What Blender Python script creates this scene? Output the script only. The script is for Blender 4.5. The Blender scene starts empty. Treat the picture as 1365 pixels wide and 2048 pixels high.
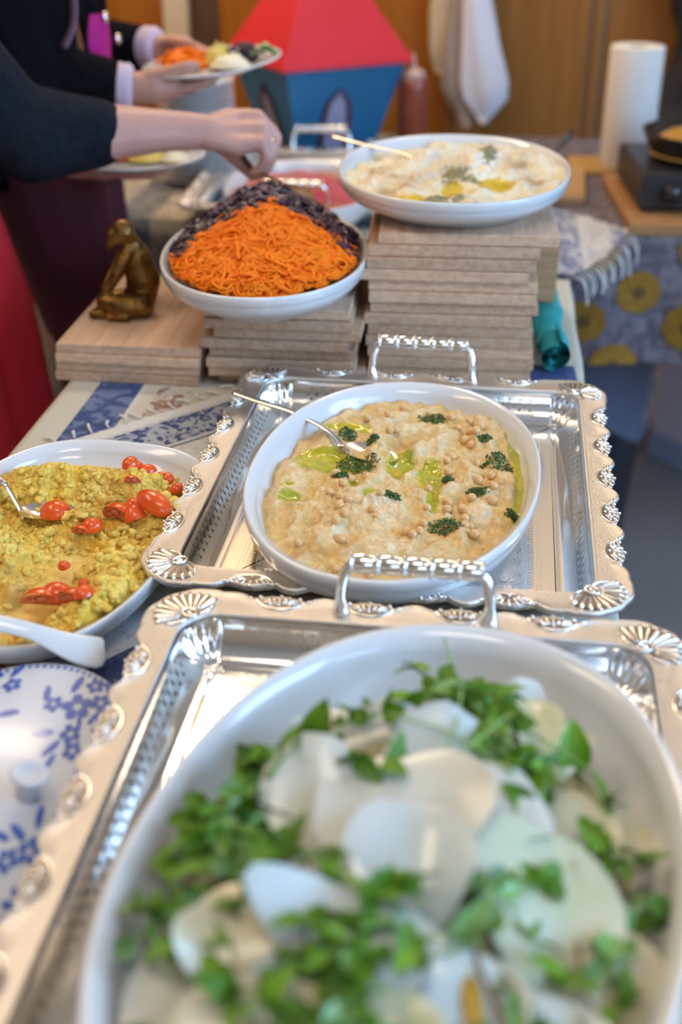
import bpy, bmesh, math, random
from mathutils import Vector, Matrix, Euler, noise
from mathutils.geometry import tessellate_polygon
PI = math.pi
R = math.radians
random.seed(7)
scene = bpy.context.scene
COL = scene.collection

# ---------------------------------------------------------------- camera
cam_d = bpy.data.cameras.new('camera')
cam = bpy.data.objects.new('camera', cam_d)
COL.objects.link(cam)
cam.location = (0, 0, 1.35)
cam.rotation_euler = (R(90 - 28.774), 0, R(7.027))
cam_d.sensor_fit = 'VERTICAL'
cam_d.sensor_height = 36
cam_d.lens = 36 * 2400 / 2048
cam_d.clip_start = 0.02
cam_d.dof.use_dof = True
cam_d.dof.focus_distance = 1.19
cam_d.dof.aperture_fstop = 2.7
scene.camera = cam

# ---------------------------------------------------------------- world, lights, exposure
wd = bpy.data.worlds.new('world')
scene.world = wd
wd.use_nodes = True
bg = wd.node_tree.nodes['Background']
bg.inputs[0].default_value = (0.55, 0.72, 1.0, 1)
bg.inputs[1].default_value = 2.0

def area(name, loc, target, sx, sy, power, color):
    ld = bpy.data.lights.new(name, 'AREA')
    ld.shape = 'RECTANGLE'; ld.size = sx; ld.size_y = sy
    ld.energy = power; ld.color = color
    o = bpy.data.objects.new(name, ld)
    COL.objects.link(o)
    o.location = loc
    d = Vector(target) - Vector(loc)
    o.rotation_euler = d.to_track_quat('-Z', 'Y').to_euler()
    return o

# daylight coming in through the windows of the right hand wall and of the wall behind
area('window_daylight', (2.40, 0.75, 1.75), (0.0, 1.0, 0.85), 1.3, 1.3, 58, (0.33, 0.61, 1.0))
area('window_daylight', (2.40, -0.95, 1.75), (0.0, 0.8, 0.85), 1.3, 1.3, 24, (0.36, 0.63, 1.0))
area('window_daylight', (0.75, -2.14, 1.70), (-0.1, 1.4, 0.85), 1.5, 1.3, 6, (0.75, 0.88, 1.0))
scene.view_settings.view_transform = 'Standard'
scene.view_settings.look = 'None'
scene.view_settings.gamma = 1.0
scene.view_settings.use_curve_mapping = False
scene.view_settings.exposure = 0.32

# ---------------------------------------------------------------- helpers
class MB:
    """collects shapes into one mesh"""
    def __init__(s): s.v = []; s.f = []; s.c = None
    def add(s, vs, fs, M=None):
        n = len(s.v)
        if M is not None: vs = [M @ Vector(v) for v in vs]
        s.v += [tuple(v) for v in vs]
        s.f += [tuple(i + n for i in f) for f in fs]
        return s
    def box(s, c, d, M=None, bev=0.0):
        x, y, z = d[0] / 2, d[1] / 2, d[2] / 2
        if bev <= 0:
            vs = [(sx * x, sy * y, sz * z) for sz in (-1, 1) for sy in (-1, 1) for sx in (-1, 1)]
            fs = [(0, 2, 3, 1), (4, 5, 7, 6), (0, 1, 5, 4), (2, 6, 7, 3), (0, 4, 6, 2), (1, 3, 7, 5)]
        else:
            b = bev; vs = []; 
            for zz, q in ((-z, b), (-z + b, 0), (z - b, 0), (z, b)):
                xx, yy = x - q, y - q
                vs += [(-xx, -yy, zz), (xx, -yy, zz), (xx, yy, zz), (-xx, yy, zz)]
            fs = [(3, 2, 1, 0), (12, 13, 14, 15)]
            for k in range(3):
                for i in range(4):
                    j = (i + 1) % 4
                    fs.append((4 * k + i, 4 * k + j, 4 * k + 4 + j, 4 * k + 4 + i))
        vs = [Vector(v) + Vector(c) for v in vs] if M is None else [M @ (Vector(v) + Vector(c)) for v in vs]
        return s.add(vs, fs)
    def tube(s, pts, r, n=8, cap=True, flat=1.0):
        pts = [Vector(p) for p in pts]
        m = len(pts)
        rs = r if isinstance(r, (list, tuple)) else [r] * m
        t0 = (pts[1] - pts[0]).normalized()
        up = Vector((0, 0, 1)) if abs(t0.z) < 0.9 else Vector((1, 0, 0))
        nx = (up - t0 * up.dot(t0)).normalized()
        vs = []; fs = []
        for i in range(m):
            t = (pts[min(i + 1, m - 1)] - pts[max(i - 1, 0)]).normalized()
            nx = (nx - t * nx.dot(t)).normalized()
            b = t.cross(nx)
            for k in range(n):
                a = 2 * PI * k / n
                vs.append(pts[i] + (nx * math.cos(a) * flat + b * math.sin(a)) * rs[i])
        for i in range(m - 1):
            for k in range(n):
                j = (k + 1) % n
                fs.append((i * n + k, i * n + j, (i + 1) * n + j, (i + 1) * n + k))
        if cap:
            fs.append(tuple(range(n))[::-1]); fs.append(tuple((m - 1) * n + k for k in range(n)))
        return s.add(vs, fs)
    def lathe(s, prof, n=32, M=None, sx=1.0, sy=1.0, closed=False):
        vs = []; fs = []
        for r, z in prof:
            for k in range(n):
                a = 2 * PI * k / n
                vs.append((r * math.cos(a) * sx, r * math.sin(a) * sy, z))
        m = len(prof)
        for i in range(m - 1 if not closed else m):
            i2 = (i + 1) % m
            for k in range(n):
                j = (k + 1) % n
                fs.append((i * n + k, i * n + j, i2 * n + j, i2 * n + k))
        if not closed:
            if prof[0][0] > 1e-6: fs.append(tuple(range(n))[::-1])
            if prof[-1][0] > 1e-6: fs.append(tuple((m - 1) * n + k for k in range(n)))
        return s.add(vs, fs, M)
    def ell(s, c, r, M=None, nu=10, nv=6):
        vs = [(0, 0, -1)]; fs = []
        for i in range(1, nv):
            p = -PI / 2 + PI * i / nv
            for k in range(nu):
                a = 2 * PI * k / nu
                vs.append((math.cos(p) * math.cos(a), math.cos(p) * math.sin(a), math.sin(p)))
        vs.append((0, 0, 1))
        for k in range(nu):
            j = (k + 1) % nu
            fs.append((0, 1 + j, 1 + k))
            for i in range(nv - 2):
                a = 1 + i * nu
                fs.append((a + k, a + j, a + nu + j, a + nu + k))
            a = 1 + (nv - 2) * nu
            fs.append((a + k, a + j, len(vs) - 1))
        vs = [Vector((v[0] * r[0], v[1] * r[1], v[2] * r[2])) for v in vs]
        if M is not None: vs = [M @ v for v in vs]
        vs = [v + Vector(c) for v in vs]
        return s.add(vs, fs)
    def grid(s, P, closed_u=False):
        """P: list of rows of points"""
        n = len(P[0]); m = len(P)
        fs = []
        for i in range(m - 1):
            for k in range(n if closed_u else n - 1):
                j = (k + 1) % n
                fs.append((i * n + k, i * n + j, (i + 1) * n + j, (i + 1) * n + k))
        return s.add([p for row in P for p in row], fs)
    def mesh(s, name, smooth=True):
        me = bpy.data.meshes.new(name)
        me.from_pydata(s.v, [], s.f)
        if smooth: me.polygons.foreach_set('use_smooth', [True] * len(me.polygons))
        if s.c:
            ca = me.color_attributes.new('Col', 'FLOAT_COLOR', 'POINT')
            ca.data.foreach_set('color', [x for c in s.c for x in c])
        me.update()
        return me
    def build(s, name, m, parent=None, smooth=True, loc=None, rot=None, label=None):
        o = bpy.data.objects.new(name, s.mesh(name, smooth))
        COL.objects.link(o)
        if m: o.data.materials.append(m)
        if parent: o.parent = parent
        if loc: o.location = loc
        if rot: o.rotation_euler = rot
        if label: o['label'] = label
        return o

def tag(o, label, cat, group=None, kind=None):
    o['label'] = label; o['category'] = cat
    if group: o['group'] = group
    if kind: o['kind'] = kind
    return o

def thing(name, label, cat, loc=(0, 0, 0), rot=(0, 0, 0), group=None):
    o = bpy.data.objects.new(name, None)
    COL.objects.link(o)
    o.empty_display_size = 0.02
    o.location = loc; o.rotation_euler = rot
    return tag(o, label, cat, group)

def struct(name, mb, m, parent=None, smooth=False):
    o = mb.build(name, m, parent, smooth)
    if not parent: o['kind'] = 'structure'
    return o

def link_copy(o, parent=None):
    c = o.copy(); COL.objects.link(c)
    c.parent = parent
    return c

def copy_tree(o, loc, rot=None, label=None):
    c = o.copy(); COL.objects.link(c)
    c.location = loc
    if rot: c.rotation_euler = rot
    if label: c['label'] = label
    for ch in list(o.children):
        d = link_copy(ch, c)
        for g in list(ch.children): link_copy(g, d)
    return c

def spline(pts, n):
    """Catmull-Rom through pts"""
    P = [Vector(p) for p in pts]
    out = []
    for i in range(len(P) - 1):
        p0 = P[max(i - 1, 0)]; p1 = P[i]; p2 = P[i + 1]; p3 = P[min(i + 2, len(P) - 1)]
        for k in range(n):
            t = k / n
            out.append(0.5 * ((2 * p1) + (p2 - p0) * t + (2 * p0 - 5 * p1 + 4 * p2 - p3) * t * t + (3 * p1 - p0 - 3 * p2 + p3) * t ** 3))
    out.append(P[-1])
    return out

def fbm(p, o=4, l=2.0, g=0.5):
    return noise.fractal(Vector(p), 1.0, l, o) if g == 0.5 else noise.fractal(Vector(p), 0.6, l, o)

def sstep(a, b, x):
    t = min(1, max(0, (x - a) / (b - a)))
    return t * t * (3 - 2 * t)

def mix3(a, b, t):
    return tuple(a[i] * (1 - t) + b[i] * t for i in range(3))

# ---------------------------------------------------------------- materials
def newmat(name):
    m = bpy.data.materials.new(name); m.use_nodes = True
    return m, m.node_tree, m.node_tree.nodes['Principled BSDF']

def N(nt, t, **k):
    n = nt.nodes.new(t)
    for a, b in k.items(): setattr(n, a, b)
    return n

def mat(name, col, rough=0.5, metal=0.0, col2=None, nscale=8.0, stretch=(1, 1, 1), bump=0.0, bscale=60.0, coat=0.0,
        sss=0.0, trans=0.0, spec=0.5, sssr=0.01, detail=4.0, rand=0.0, alpha=1.0, sheen=0.0):
    m, nt, p = newmat(name)
    p.inputs['Base Color'].default_value = (*col, 1)
    p.inputs['Roughness'].default_value = rough
    p.inputs['Metallic'].default_value = metal
    p.inputs['Specular IOR Level'].default_value = spec
    if coat: p.inputs['Coat Weight'].default_value = coat; p.inputs['Coat Roughness'].default_value = 0.08
    if sss:
        p.inputs['Subsurface Weight'].default_value = sss
        p.inputs['Subsurface Radius'].default_value = (1, 0.6, 0.4)
        p.inputs['Subsurface Scale'].default_value = sssr
    if trans: p.inputs['Transmission Weight'].default_value = trans
    if alpha < 1: p.inputs['Alpha'].default_value = alpha
    if sheen: p.inputs['Sheen Weight'].default_value = sheen
    tc = N(nt, 'ShaderNodeTexCoord')
    if col2:
        mp = N(nt, 'ShaderNodeMapping'); mp.inputs['Scale'].default_value = stretch
        nt.links.new(tc.outputs['Object'], mp.inputs['Vector'])
        nz = N(nt, 'ShaderNodeTexNoise'); nz.inputs['Scale'].default_value = nscale; nz.inputs['Detail'].default_value = detail
        nt.links.new(mp.outputs[0], nz.inputs['Vector'])
        rp = N(nt, 'ShaderNodeValToRGB')
        rp.color_ramp.elements[0].position = 0.32; rp.color_ramp.elements[1].position = 0.68
        rp.color_ramp.elements[0].color = (*col, 1); rp.color_ramp.elements[1].color = (*col2, 1)
        nt.links.new(nz.outputs['Fac'], rp.inputs['Fac'])
        out = rp.outputs['Color']
        if rand:
            oi = N(nt, 'ShaderNodeObjectInfo')
            ad = N(nt, 'ShaderNodeVectorMath', operation='ADD')
            cb = N(nt, 'ShaderNodeCombineXYZ')
            ml = N(nt, 'ShaderNodeMath', operation='MULTIPLY'); ml.inputs[1].default_value = 37.0
            nt.links.new(oi.outputs['Random'], ml.inputs[0])
            nt.links.new(ml.outputs[0], cb.inputs[0]); nt.links.new(ml.outputs[0], cb.inputs[2])
            nt.links.new(mp.outputs[0], ad.inputs[0]); nt.links.new(cb.outputs[0], ad.inputs[1])
            nt.links.new(ad.outputs[0], nz.inputs['Vector'])
            hs = N(nt, 'ShaderNodeHueSaturation')
            mr = N(nt, 'ShaderNodeMapRange'); mr.inputs['To Min'].default_value = 1 - rand; mr.inputs['To Max'].default_value = 1 + rand
            nt.links.new(oi.outputs['Random'], mr.inputs['Value'])
            nt.links.new(mr.outputs[0], hs.inputs['Value'])
            nt.links.new(out, hs.inputs['Color']); out = hs.outputs['Color']
        nt.links.new(out, p.inputs['Base Color'])
    if bump:
        nb = N(nt, 'ShaderNodeTexNoise'); nb.inputs['Scale'].default_value = bscale; nb.inputs['Detail'].default_value = 3
        nt.links.new(tc.outputs['Object'], nb.inputs['Vector'])
        bp = N(nt, 'ShaderNodeBump'); bp.inputs['Strength'].default_value = bump; bp.inputs['Distance'].default_value = 0.004
        nt.links.new(nb.outputs['Fac'], bp.inputs['Height'])
        nt.links.new(bp.outputs['Normal'], p.inputs['Normal'])
    return m

def mat_food(name, rough=0.45, wet=0.06, sss=0.15, bump=0.25, bscale=400, mott=0.12, mscale=120):
    """pigment from the colour attribute Col; its alpha is how oily the spot is"""
    m, nt, p = newmat(name)
    at = N(nt, 'ShaderNodeAttribute', attribute_name='Col')
    tc = N(nt, 'ShaderNodeTexCoord')
    nz = N(nt, 'ShaderNodeTexNoise'); nz.inputs['Scale'].default_value = mscale; nz.inputs['Detail'].default_value = 5
    nt.links.new(tc.outputs['Object'], nz.inputs['Vector'])
    mr = N(nt, 'ShaderNodeMapRange'); mr.inputs['From Min'].default_value = 0.3; mr.inputs['From Max'].default_value = 0.7
    mr.inputs['To Min'].default_value = 1 - mott; mr.inputs['To Max'].default_value = 1 + mott
    nt.links.new(nz.outputs['Fac'], mr.inputs['Value'])
    hs = N(nt, 'ShaderNodeHueSaturation')
    nt.links.new(mr.outputs[0], hs.inputs['Value']); nt.links.new(at.outputs['Color'], hs.inputs['Color'])
    nt.links.new(hs.outputs['Color'], p.inputs['Base Color'])
    rr = N(nt, 'ShaderNodeMapRange'); rr.inputs['To Min'].default_value = rough; rr.inputs['To Max'].default_value = wet
    nt.links.new(at.outputs['Alpha'], rr.inputs['Value'])
    nt.links.new(rr.outputs[0], p.inputs['Roughness'])
    p.inputs['Subsurface Weight'].default_value = sss
    p.inputs['Specular IOR Level'].default_value = 0.35
    p.inputs['Subsurface Scale'].default_value = 0.006
    nb = N(nt, 'ShaderNodeTexNoise'); nb.inputs['Scale'].default_value = bscale; nb.inputs['Detail'].default_value = 3
    nt.links.new(tc.outputs['Object'], nb.inputs['Vector'])
    bp = N(nt, 'ShaderNodeBump'); bp.inputs['Strength'].default_value = bump; bp.inputs['Distance'].default_value = 0.003
    mm = N(nt, 'ShaderNodeMath', operation='SUBTRACT'); mm.inputs[0].default_value = 1.0
    nt.links.new(at.outputs['Alpha'], mm.inputs[1])
    m2 = N(nt, 'ShaderNodeMath', operation='MULTIPLY'); m2.inputs[1].default_value = bump
    nt.links.new(mm.outputs[0], m2.inputs[0]); nt.links.new(m2.outputs[0], bp.inputs['Strength'])
    nt.links.new(nb.outputs['Fac'], bp.inputs['Height']); nt.links.new(bp.outputs['Normal'], p.inputs['Normal'])
    return m

def mat_bands(name, base, bands, axis=0, base2=None, pscale=70.0, print_amt=0.6, rough=0.85, thr=0.5, field=None):
    """cloth: bands = [(from, to, colour, print colour, amount)] along an object axis, plus a print of noise motifs"""
    m, nt, p = newmat(name)
    p.inputs['Roughness'].default_value = rough
    p.inputs['Specular IOR Level'].default_value = 0.2
    tc = N(nt, 'ShaderNodeTexCoord')
    sp = N(nt, 'ShaderNodeSeparateXYZ'); nt.links.new(tc.outputs['Object'], sp.inputs[0])
    vo = N(nt, 'ShaderNodeTexNoise'); vo.inputs['Scale'].default_value = pscale; vo.inputs['Detail'].default_value = 3.0
    vo.inputs['Distortion'].default_value = 1.5
    nt.links.new(tc.outputs['Object'], vo.inputs['Vector'])
    st = N(nt, 'ShaderNodeMapRange', interpolation_type='SMOOTHSTEP')
    st.inputs['From Min'].default_value = thr - 0.03; st.inputs['From Max'].default_value = thr + 0.03
    nt.links.new(vo.outputs['Fac'], st.inputs['Value'])
    cur = None
    def rgb(c):
        r = N(nt, 'ShaderNodeRGB'); r.outputs[0].default_value = (*c, 1); return r.outputs[0]
    cur = rgb(base)
    if base2:
        mx = N(nt, 'ShaderNodeMix', data_type='RGBA')
        ml = N(nt, 'ShaderNodeMath', operation='MULTIPLY'); ml.inputs[1].default_value = print_amt
        nt.links.new(st.outputs[0], ml.inputs[0]); nt.links.new(ml.outputs[0], mx.inputs['Factor'])
        nt.links.new(cur, mx.inputs[6]); nt.links.new(rgb(base2), mx.inputs[7]); cur = mx.outputs[2]
    for a, b, c1, c2, amt in bands:
        g = N(nt, 'ShaderNodeMath', operation='GREATER_THAN'); g.inputs[1].default_value = a
        l = N(nt, 'ShaderNodeMath', operation='LESS_THAN'); l.inputs[1].default_value = b
        nt.links.new(sp.outputs[axis], g.inputs[0]); nt.links.new(sp.outputs[axis], l.inputs[0])
        mu = N(nt, 'ShaderNodeMath', operation='MULTIPLY')
        nt.links.new(g.outputs[0], mu.inputs[0]); nt.links.new(l.outputs[0], mu.inputs[1])
        ml = N(nt, 'ShaderNodeMath', operation='MULTIPLY'); ml.inputs[1].default_value = amt
        nt.links.new(st.outputs[0], ml.inputs[0])
        m1 = N(nt, 'ShaderNodeMix', data_type='RGBA')
        nt.links.new(ml.outputs[0], m1.inputs['Factor']); nt.links.new(rgb(c1), m1.inputs[6]); nt.links.new(rgb(c2), m1.inputs[7])
        m2 = N(nt, 'ShaderNodeMix', data_type='RGBA')
        nt.links.new(mu.outputs[0], m2.inputs['Factor']); nt.links.new(cur, m2.inputs[6]); nt.links.new(m1.outputs[2], m2.inputs[7])
        cur = m2.outputs[2]
    nt.links.new(cur, p.inputs['Base Color'])
    wv = N(nt, 'ShaderNodeTexNoise'); wv.inputs['Scale'].default_value = 900
    nt.links.new(tc.outputs['Object'], wv.inputs['Vector'])
    bp = N(nt, 'ShaderNodeBump'); bp.inputs['Strength'].default_value = 0.25; bp.inputs['Distance'].default_value = 0.002
    nt.links.new(wv.outputs['Fac'], bp.inputs['Height']); nt.links.new(bp.outputs['Normal'], p.inputs['Normal'])
    return m

M = {}
M['porcelain'] = mat('white_porcelain', (0.68, 0.70, 0.72), 0.16, coat=0.3, spec=0.5)
M['silver'] = mat('polished_silver', (0.86, 0.85, 0.83), 0.13, 1.0, bump=0.03, bscale=40)
M['silver_satin'] = mat('satin_silver', (0.74, 0.70, 0.65), 0.33, 1.0, bump=0.35, bscale=800, col2=(0.80, 0.76, 0.71), nscale=500)
M['silver_relief'] = mat('relief_silver', (0.90, 0.88, 0.85), 0.16, 1.0)
M['engrave'] = mat('engraved_frosting', (0.80, 0.74, 0.66), 0.5, 1.0)
M['silver_shade'] = mat('painted_shade_ground', (0.20, 0.17, 0.14), 0.4, 1.0)  # shade in the gaps of the relief, put into a darker colour
M['steel'] = mat('spoon_steel', (0.78, 0.74, 0.69), 0.2, 1.0)
M['board'] = mat('pale_board_wood', (0.50, 0.315, 0.20), 0.6, col2=(0.66, 0.465, 0.325), nscale=9, stretch=(14, 1.2, 30), rand=0.16, bump=0.12, bscale=300)
M['panelL'] = mat('orange_wood_panel', (0.30, 0.088, 0.006), 0.45, spec=0.25, col2=(0.40, 0.135, 0.010), nscale=6, stretch=(9, 9, 0.7))
M['panelR'] = mat('brown_wood_panel', (0.27, 0.102, 0.018), 0.5, spec=0.25, col2=(0.36, 0.148, 0.028), nscale=6, stretch=(9, 9, 0.7))
M['paneldark'] = mat('dark_wood', (0.07, 0.03, 0.014), 0.5, col2=(0.11, 0.05, 0.02), nscale=6, stretch=(9, 9, 0.7))
M['cream'] = mat('cream_paint', (0.66, 0.52, 0.34), 0.6)
M['wallcream'] = mat('cream_wall', (0.60, 0.49, 0.36), 0.8)
M['lilacwall'] = mat('pale_dado', (0.62, 0.58, 0.70), 0.7)
M['ceil'] = mat('white_ceiling', (0.72, 0.68, 0.62), 0.8)
M['floor'] = mat('grey_linoleum', (0.27, 0.23, 0.215), 0.32, col2=(0.33, 0.28, 0.26), nscale=3, bump=0.03, bscale=20)
M['chop2'] = mat('pale_chopping_wood', (0.42, 0.24, 0.11), 0.5, col2=(0.50, 0.31, 0.16), nscale=8, stretch=(2, 12, 20))

# ================================================================ THE ROOM
X0, X1, Y0, Y1, ZC = -2.9, 2.45, -2.2, 3.2, 2.75
struct('floor', MB().box(((X0 + X1) / 2, (Y0 + Y1) / 2, -0.05), (X1 - X0 + 0.4, Y1 - Y0 + 0.4, 0.1)), M['floor'])
struct('ceiling', MB().box(((X0 + X1) / 2, (Y0 + Y1) / 2, ZC + 0.05), (X1 - X0 + 0.4, Y1 - Y0 + 0.4, 0.1)), M['ceil'])
struct('wall_left', MB().box((X0 - 0.05, (Y0 + Y1) / 2, ZC / 2), (0.1, Y1 - Y0, ZC)), M['wallcream'])
wfm = MB()
wfm.box(((X0 + X1) / 2, Y0 - 0.05, 0.5), (X1 - X0, 0.1, 1.0)); wfm.box(((X0 + X1) / 2, Y0 - 0.05, (2.4 + ZC) / 2), (X1 - X0, 0.1, ZC - 2.4))
wfm.box(((X0 - 0.05) / 2, Y0 - 0.05, 1.7), (-0.05 - X0, 0.1, 1.4)); wfm.box(((1.55 + X1) / 2, Y0 - 0.05, 1.7), (X1 - 1.55, 0.1, 1.4))
struct('wall_front', wfm, M['wallcream'])
# right wall with two window openings
wr = MB()
xw = X1 + 0.05
wz0, wz1 = 1.05, 2.45
wins = [(-1.65, -0.25), (0.05, 1.45)]
wr.box((xw, (Y0 + Y1) / 2, wz0 / 2), (0.1, Y1 - Y0, wz0))
wr.box((xw, (Y0 + Y1) / 2, (wz1 + ZC) / 2), (0.1, Y1 - Y0, ZC - wz1))
ys = [Y0] + [v for w in wins for v in w] + [Y1]
for a, b in ((ys[0], ys[1]), (ys[2], ys[3]), (ys[4], ys[5])):
    wr.box((xw, (a + b) / 2, (wz0 + wz1) / 2), (0.1, b - a, wz1 - wz0))
struct('wall_right', wr, M['wallcream'])
M['winframe'] = mat('white_window_paint', (0.75, 0.75, 0.74), 0.4)
M['glass'] = mat('window_glass', (1, 1, 1), 0.0, trans=1.0)
for k, (a, b) in enumerate(wins):
    fr = MB()
    ym = (a + b) / 2; zm = (wz0 + wz1) / 2
    for yy in (a + 0.03, ym, b - 0.03): fr.box((xw, yy, zm), (0.06, 0.05, wz1 - wz0))
    for zz in (wz0 + 0.03, wz1 - 0.03): fr.box((xw, ym, zz), (0.055, b - a, 0.05))
    w = struct('window_%d' % (k + 1), fr, M['winframe'])
    for yy in ((a + ym) / 2, (ym + b) / 2):
        MB().box((xw, yy, zm), (0.006, (b - a) / 2 - 0.06, wz1 - wz0 - 0.1)).build('pane', M['glass'], w, False)
fr = MB()
for xx in (0.0, 0.75, 1.5): fr.box((xx, Y0 - 0.05, 1.7), (0.05, 0.06, 1.4))
for zz in (1.03, 2.37): fr.box((0.75, Y0 - 0.05, zz), (1.55, 0.055, 0.05))
w = struct('window_3', fr, M['winframe'])
for xx in (0.375, 1.125): MB().box((xx, Y0 - 0.05, 1.7), (0.70, 0.006, 1.3)).build('pane', M['glass'], w, False)
# back wall: plaster wall, pale dado below, wooden door panels above the table
wb = struct('wall_back', MB().box(((X0 + X1) / 2, Y1 + 0.05, ZC / 2), (X1 - X0, 0.1, ZC)), M['wallcream'])
MB().box(((X0 + X1) / 2, Y1 - 0.006, 0.35), (X1 - X0, 0.012, 0.70)).build('dado', M['lilacwall'], wb, False)
ZP = 1.42
def panel(x0, x1, m, z0=0.70, z1=ZP, d=0.02):
    MB().box(((x0 + x1) / 2, Y1 - d / 2, (z0 + z1) / 2), (x1 - x0, d, z1 - z0), bev=0.004).build('panel', m, wb, False)
panel(-2.0, -1.45, M['panelL']); panel(-1.44, -0.842, M['panelL'])
panel(-0.70, -0.40, M['panelL']); panel(-0.39, -0.115, M['panelL'])
panel(-0.105, 0.215, M['panelR']); panel(0.262, 0.78, M['panelR']); panel(0.79, 1.5, M['panelR'])
panel(-0.778, -0.70, M['paneldark'], d=0.012)
t = struct('trim_1', MB().box((-0.81, Y1 - 0.016, 1.05), (0.062, 0.032, 0.74), bev=0.005), M['cream'])
t = struct('trim_2', MB().box((0.238, Y1 - 0.014, 1.05), (0.018, 0.028, 0.74), bev=0.004), M['panelR'])
struct('trim_3', MB().box(((X0 + X1) / 2, Y1 - 0.02, ZP + 0.02), (X1 - X0, 0.04, 0.04), bev=0.005), M['cream'])
struct('baseboard_back', MB().box(((X0 + X1) / 2, Y1 - 0.02, 0.04), (X1 - X0, 0.016, 0.08)), M['winframe'])
# ceiling lamps: fittings each with its own light, the front one added as fill
M['lampbody'] = mat('lamp_housing', (0.7, 0.7, 0.68), 0.4)
mdif, nt, p = newmat('lamp_diffuser')
p.inputs['Emission Color'].default_value = (1.0, 0.76, 0.50, 1); p.inputs['Emission Strength'].default_value = 3.5
def ceiling_lamp(x, y, sx, sy, power, label, colr=(1.0, 0.77, 0.52)):
    t = thing('ceiling_lamp', label, 'lamp', (x, y, ZC))
    f = MB()
    for s in (-1, 1):
        f.box((s * sx / 2, 0, -0.03), (0.03, sy + 0.03, 0.06)); f.box((0, s * sy / 2, -0.03), (sx, 0.03, 0.06))
    f.build('lamp_frame', M['lampbody'], t, False)
    MB().box((0, 0, -0.03), (sx - 0.03, sy - 0.03, 0.008)).build('diffuser', mdif, t, False)
    l = area('lamp_light', (x, y, ZC - 0.065), (x, y, 0), sx - 0.05, sy - 0.05, power, colr)
ceiling_lamp(-0.95, 2.70, 1.2, 0.5, 19, 'long warm ceiling lamp above the far left of the side table')
ceiling_lamp(0.45, 2.75, 0.6, 0.3, 4, 'small warm ceiling lamp above the right end of the side table', (1.0, 0.85, 0.68))
ceiling_lamp(-1.6, 1.0, 0.5, 1.2, 7, 'warm ceiling lamp left of the buffet table')

ceiling_lamp(-0.1, 0.05, 0.9, 0.4, 5, 'added ceiling lamp as fill light over the front of the buffet', (1.0, 0.90, 0.76))  # added fill lamp, brightens the foreground dishes

# ================================================================ TABLES AND CLOTHS
TZ = 0.75
M['tablewood'] = mat('table_wood', (0.25, 0.15, 0.08), 0.5)
M['metalleg'] = mat('grey_table_leg', (0.25, 0.25, 0.26), 0.4, 0.8)
def table(name, label, x0, x1, y0, y1):
    t = thing(name, label, 'table', ((x0 + x1) / 2, (y0 + y1) / 2, 0))
    hx, hy = (x1 - x0) / 2, (y1 - y0) / 2
    MB().box((0, 0, TZ - 0.022), (2 * hx - .012, 2 * hy - .012, 0.03), bev=0.004).build('tabletop', M['tablewood'], t, False)
    for sx in (-1, 1):
        for sy in (-1, 1):
            px, py = sx * (hx - 0.06), sy * (hy - 0.06)
            MB().tube([(px, py, 0), (px, py, TZ - 0.037)], 0.018, 10).build('leg', M['metalleg'], t)
    return t
TX0, TX1, TY1 = -0.522, 0.134, 2.14
FX0, FX1, FY0, FY1 = -1.5, 1.06, 2.16, 2.98
table('buffet_table', 'narrow table carrying the trays, under white and blue cloths', TX0, TX1, -0.15, TY1)
table('side_table', 'long table along the wood panelled wall, under two patterned cloths', FX0, FX1, FY0, FY1)
def cloth_over(name, x0, x1, y0, y1, m, drops, zt=TZ, th=0.003, nx=90, ny=90, loc=(0, 0, 0), rz=0.0, ripple=0.004, tri=True):
    """tablecloth: flat top and hanging sides. drops = (left, right, front, back) lengths"""
    mb = MB()
    def prof(u, a, b, da, db):
        # u in metres measured along the cloth, from -da to (b-a)+db -> (pos, fall)
        L = b - a
        if u < 0: return a, -u
        if u > L: return b, u - L
        return a + u, 0.0
    us = []
    def samples(L, da, db, n):
        s = [i * L / n for i in range(n + 1)]
        if da: s = [-da + i * da / 14 for i in range(14)] + s
        if db: s = s + [L + (i + 1) * db / 14 for i in range(14)]
        return s
    U = samples(x1 - x0, drops[0], drops[1], nx); V = samples(y1 - y0, drops[2], drops[3], ny)
    rows = []
    for v in V:
        row = []
        for u in U:
            px, fx = prof(u, x0, x1, drops[0], drops[1]); py, fy = prof(v, y0, y1, drops[2], drops[3])
            f = max(fx, fy)
            sgx = -1 if u < 0 else (1 if fx > 0 else 0); sgy = -1 if v < 0 else (1 if fy > 0 else 0)
            w = min(1, f / 0.12)
            rp = (0.010 * math.sin(px * 31 + 1.3 * math.sin(px * 7)) if sgy else 0.010 * math.sin(py * 29 + 1.1 * math.sin(py * 6))) * w + 0.008 * w
            z = zt + th - f + (0.0004 * fbm((px * 9, py * 9, 1)) if f == 0 else 0)
            row.append((px + sgx * (rp + .004), py + sgy * (rp + .004), z))
        rows.append(row)
    mb.grid(rows)
    o = mb.build(name, m)
    return o
BLUE = (0.055, 0.085, 0.21); CREAM = (0.56, 0.52, 0.42)
M['clothmain'] = mat_bands('cream_cloth_blue_band', (0.55, 0.52, 0.43), [
    (-0.482, -0.425, BLUE, (0.22, 0.28, 0.42), 0.55), (-0.425, -0.419, (0.60, 0.58, 0.52), CREAM, 0), (-0.402, -0.36, (0.55, 0.51, 0.42), (0.28, 0.14, 0.11), 0.9)],
    pscale=38, thr=0.53)
o = cloth_over('tablecloth', TX0, TX1, -0.15, TY1, M['clothmain'], (0.22, 0.20, 0.2, 0))
tag(o, 'cream tablecloth with a blue printed band on the buffet table', 'tablecloth')
GB = (0.13, 0.14, 0.165)
bands = []
x = -1.45
while x < 0.2:
    bands.append((x, x + 0.075, GB, (0.30, 0.28, 0.25), 0.55)); x += 0.15
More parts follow.
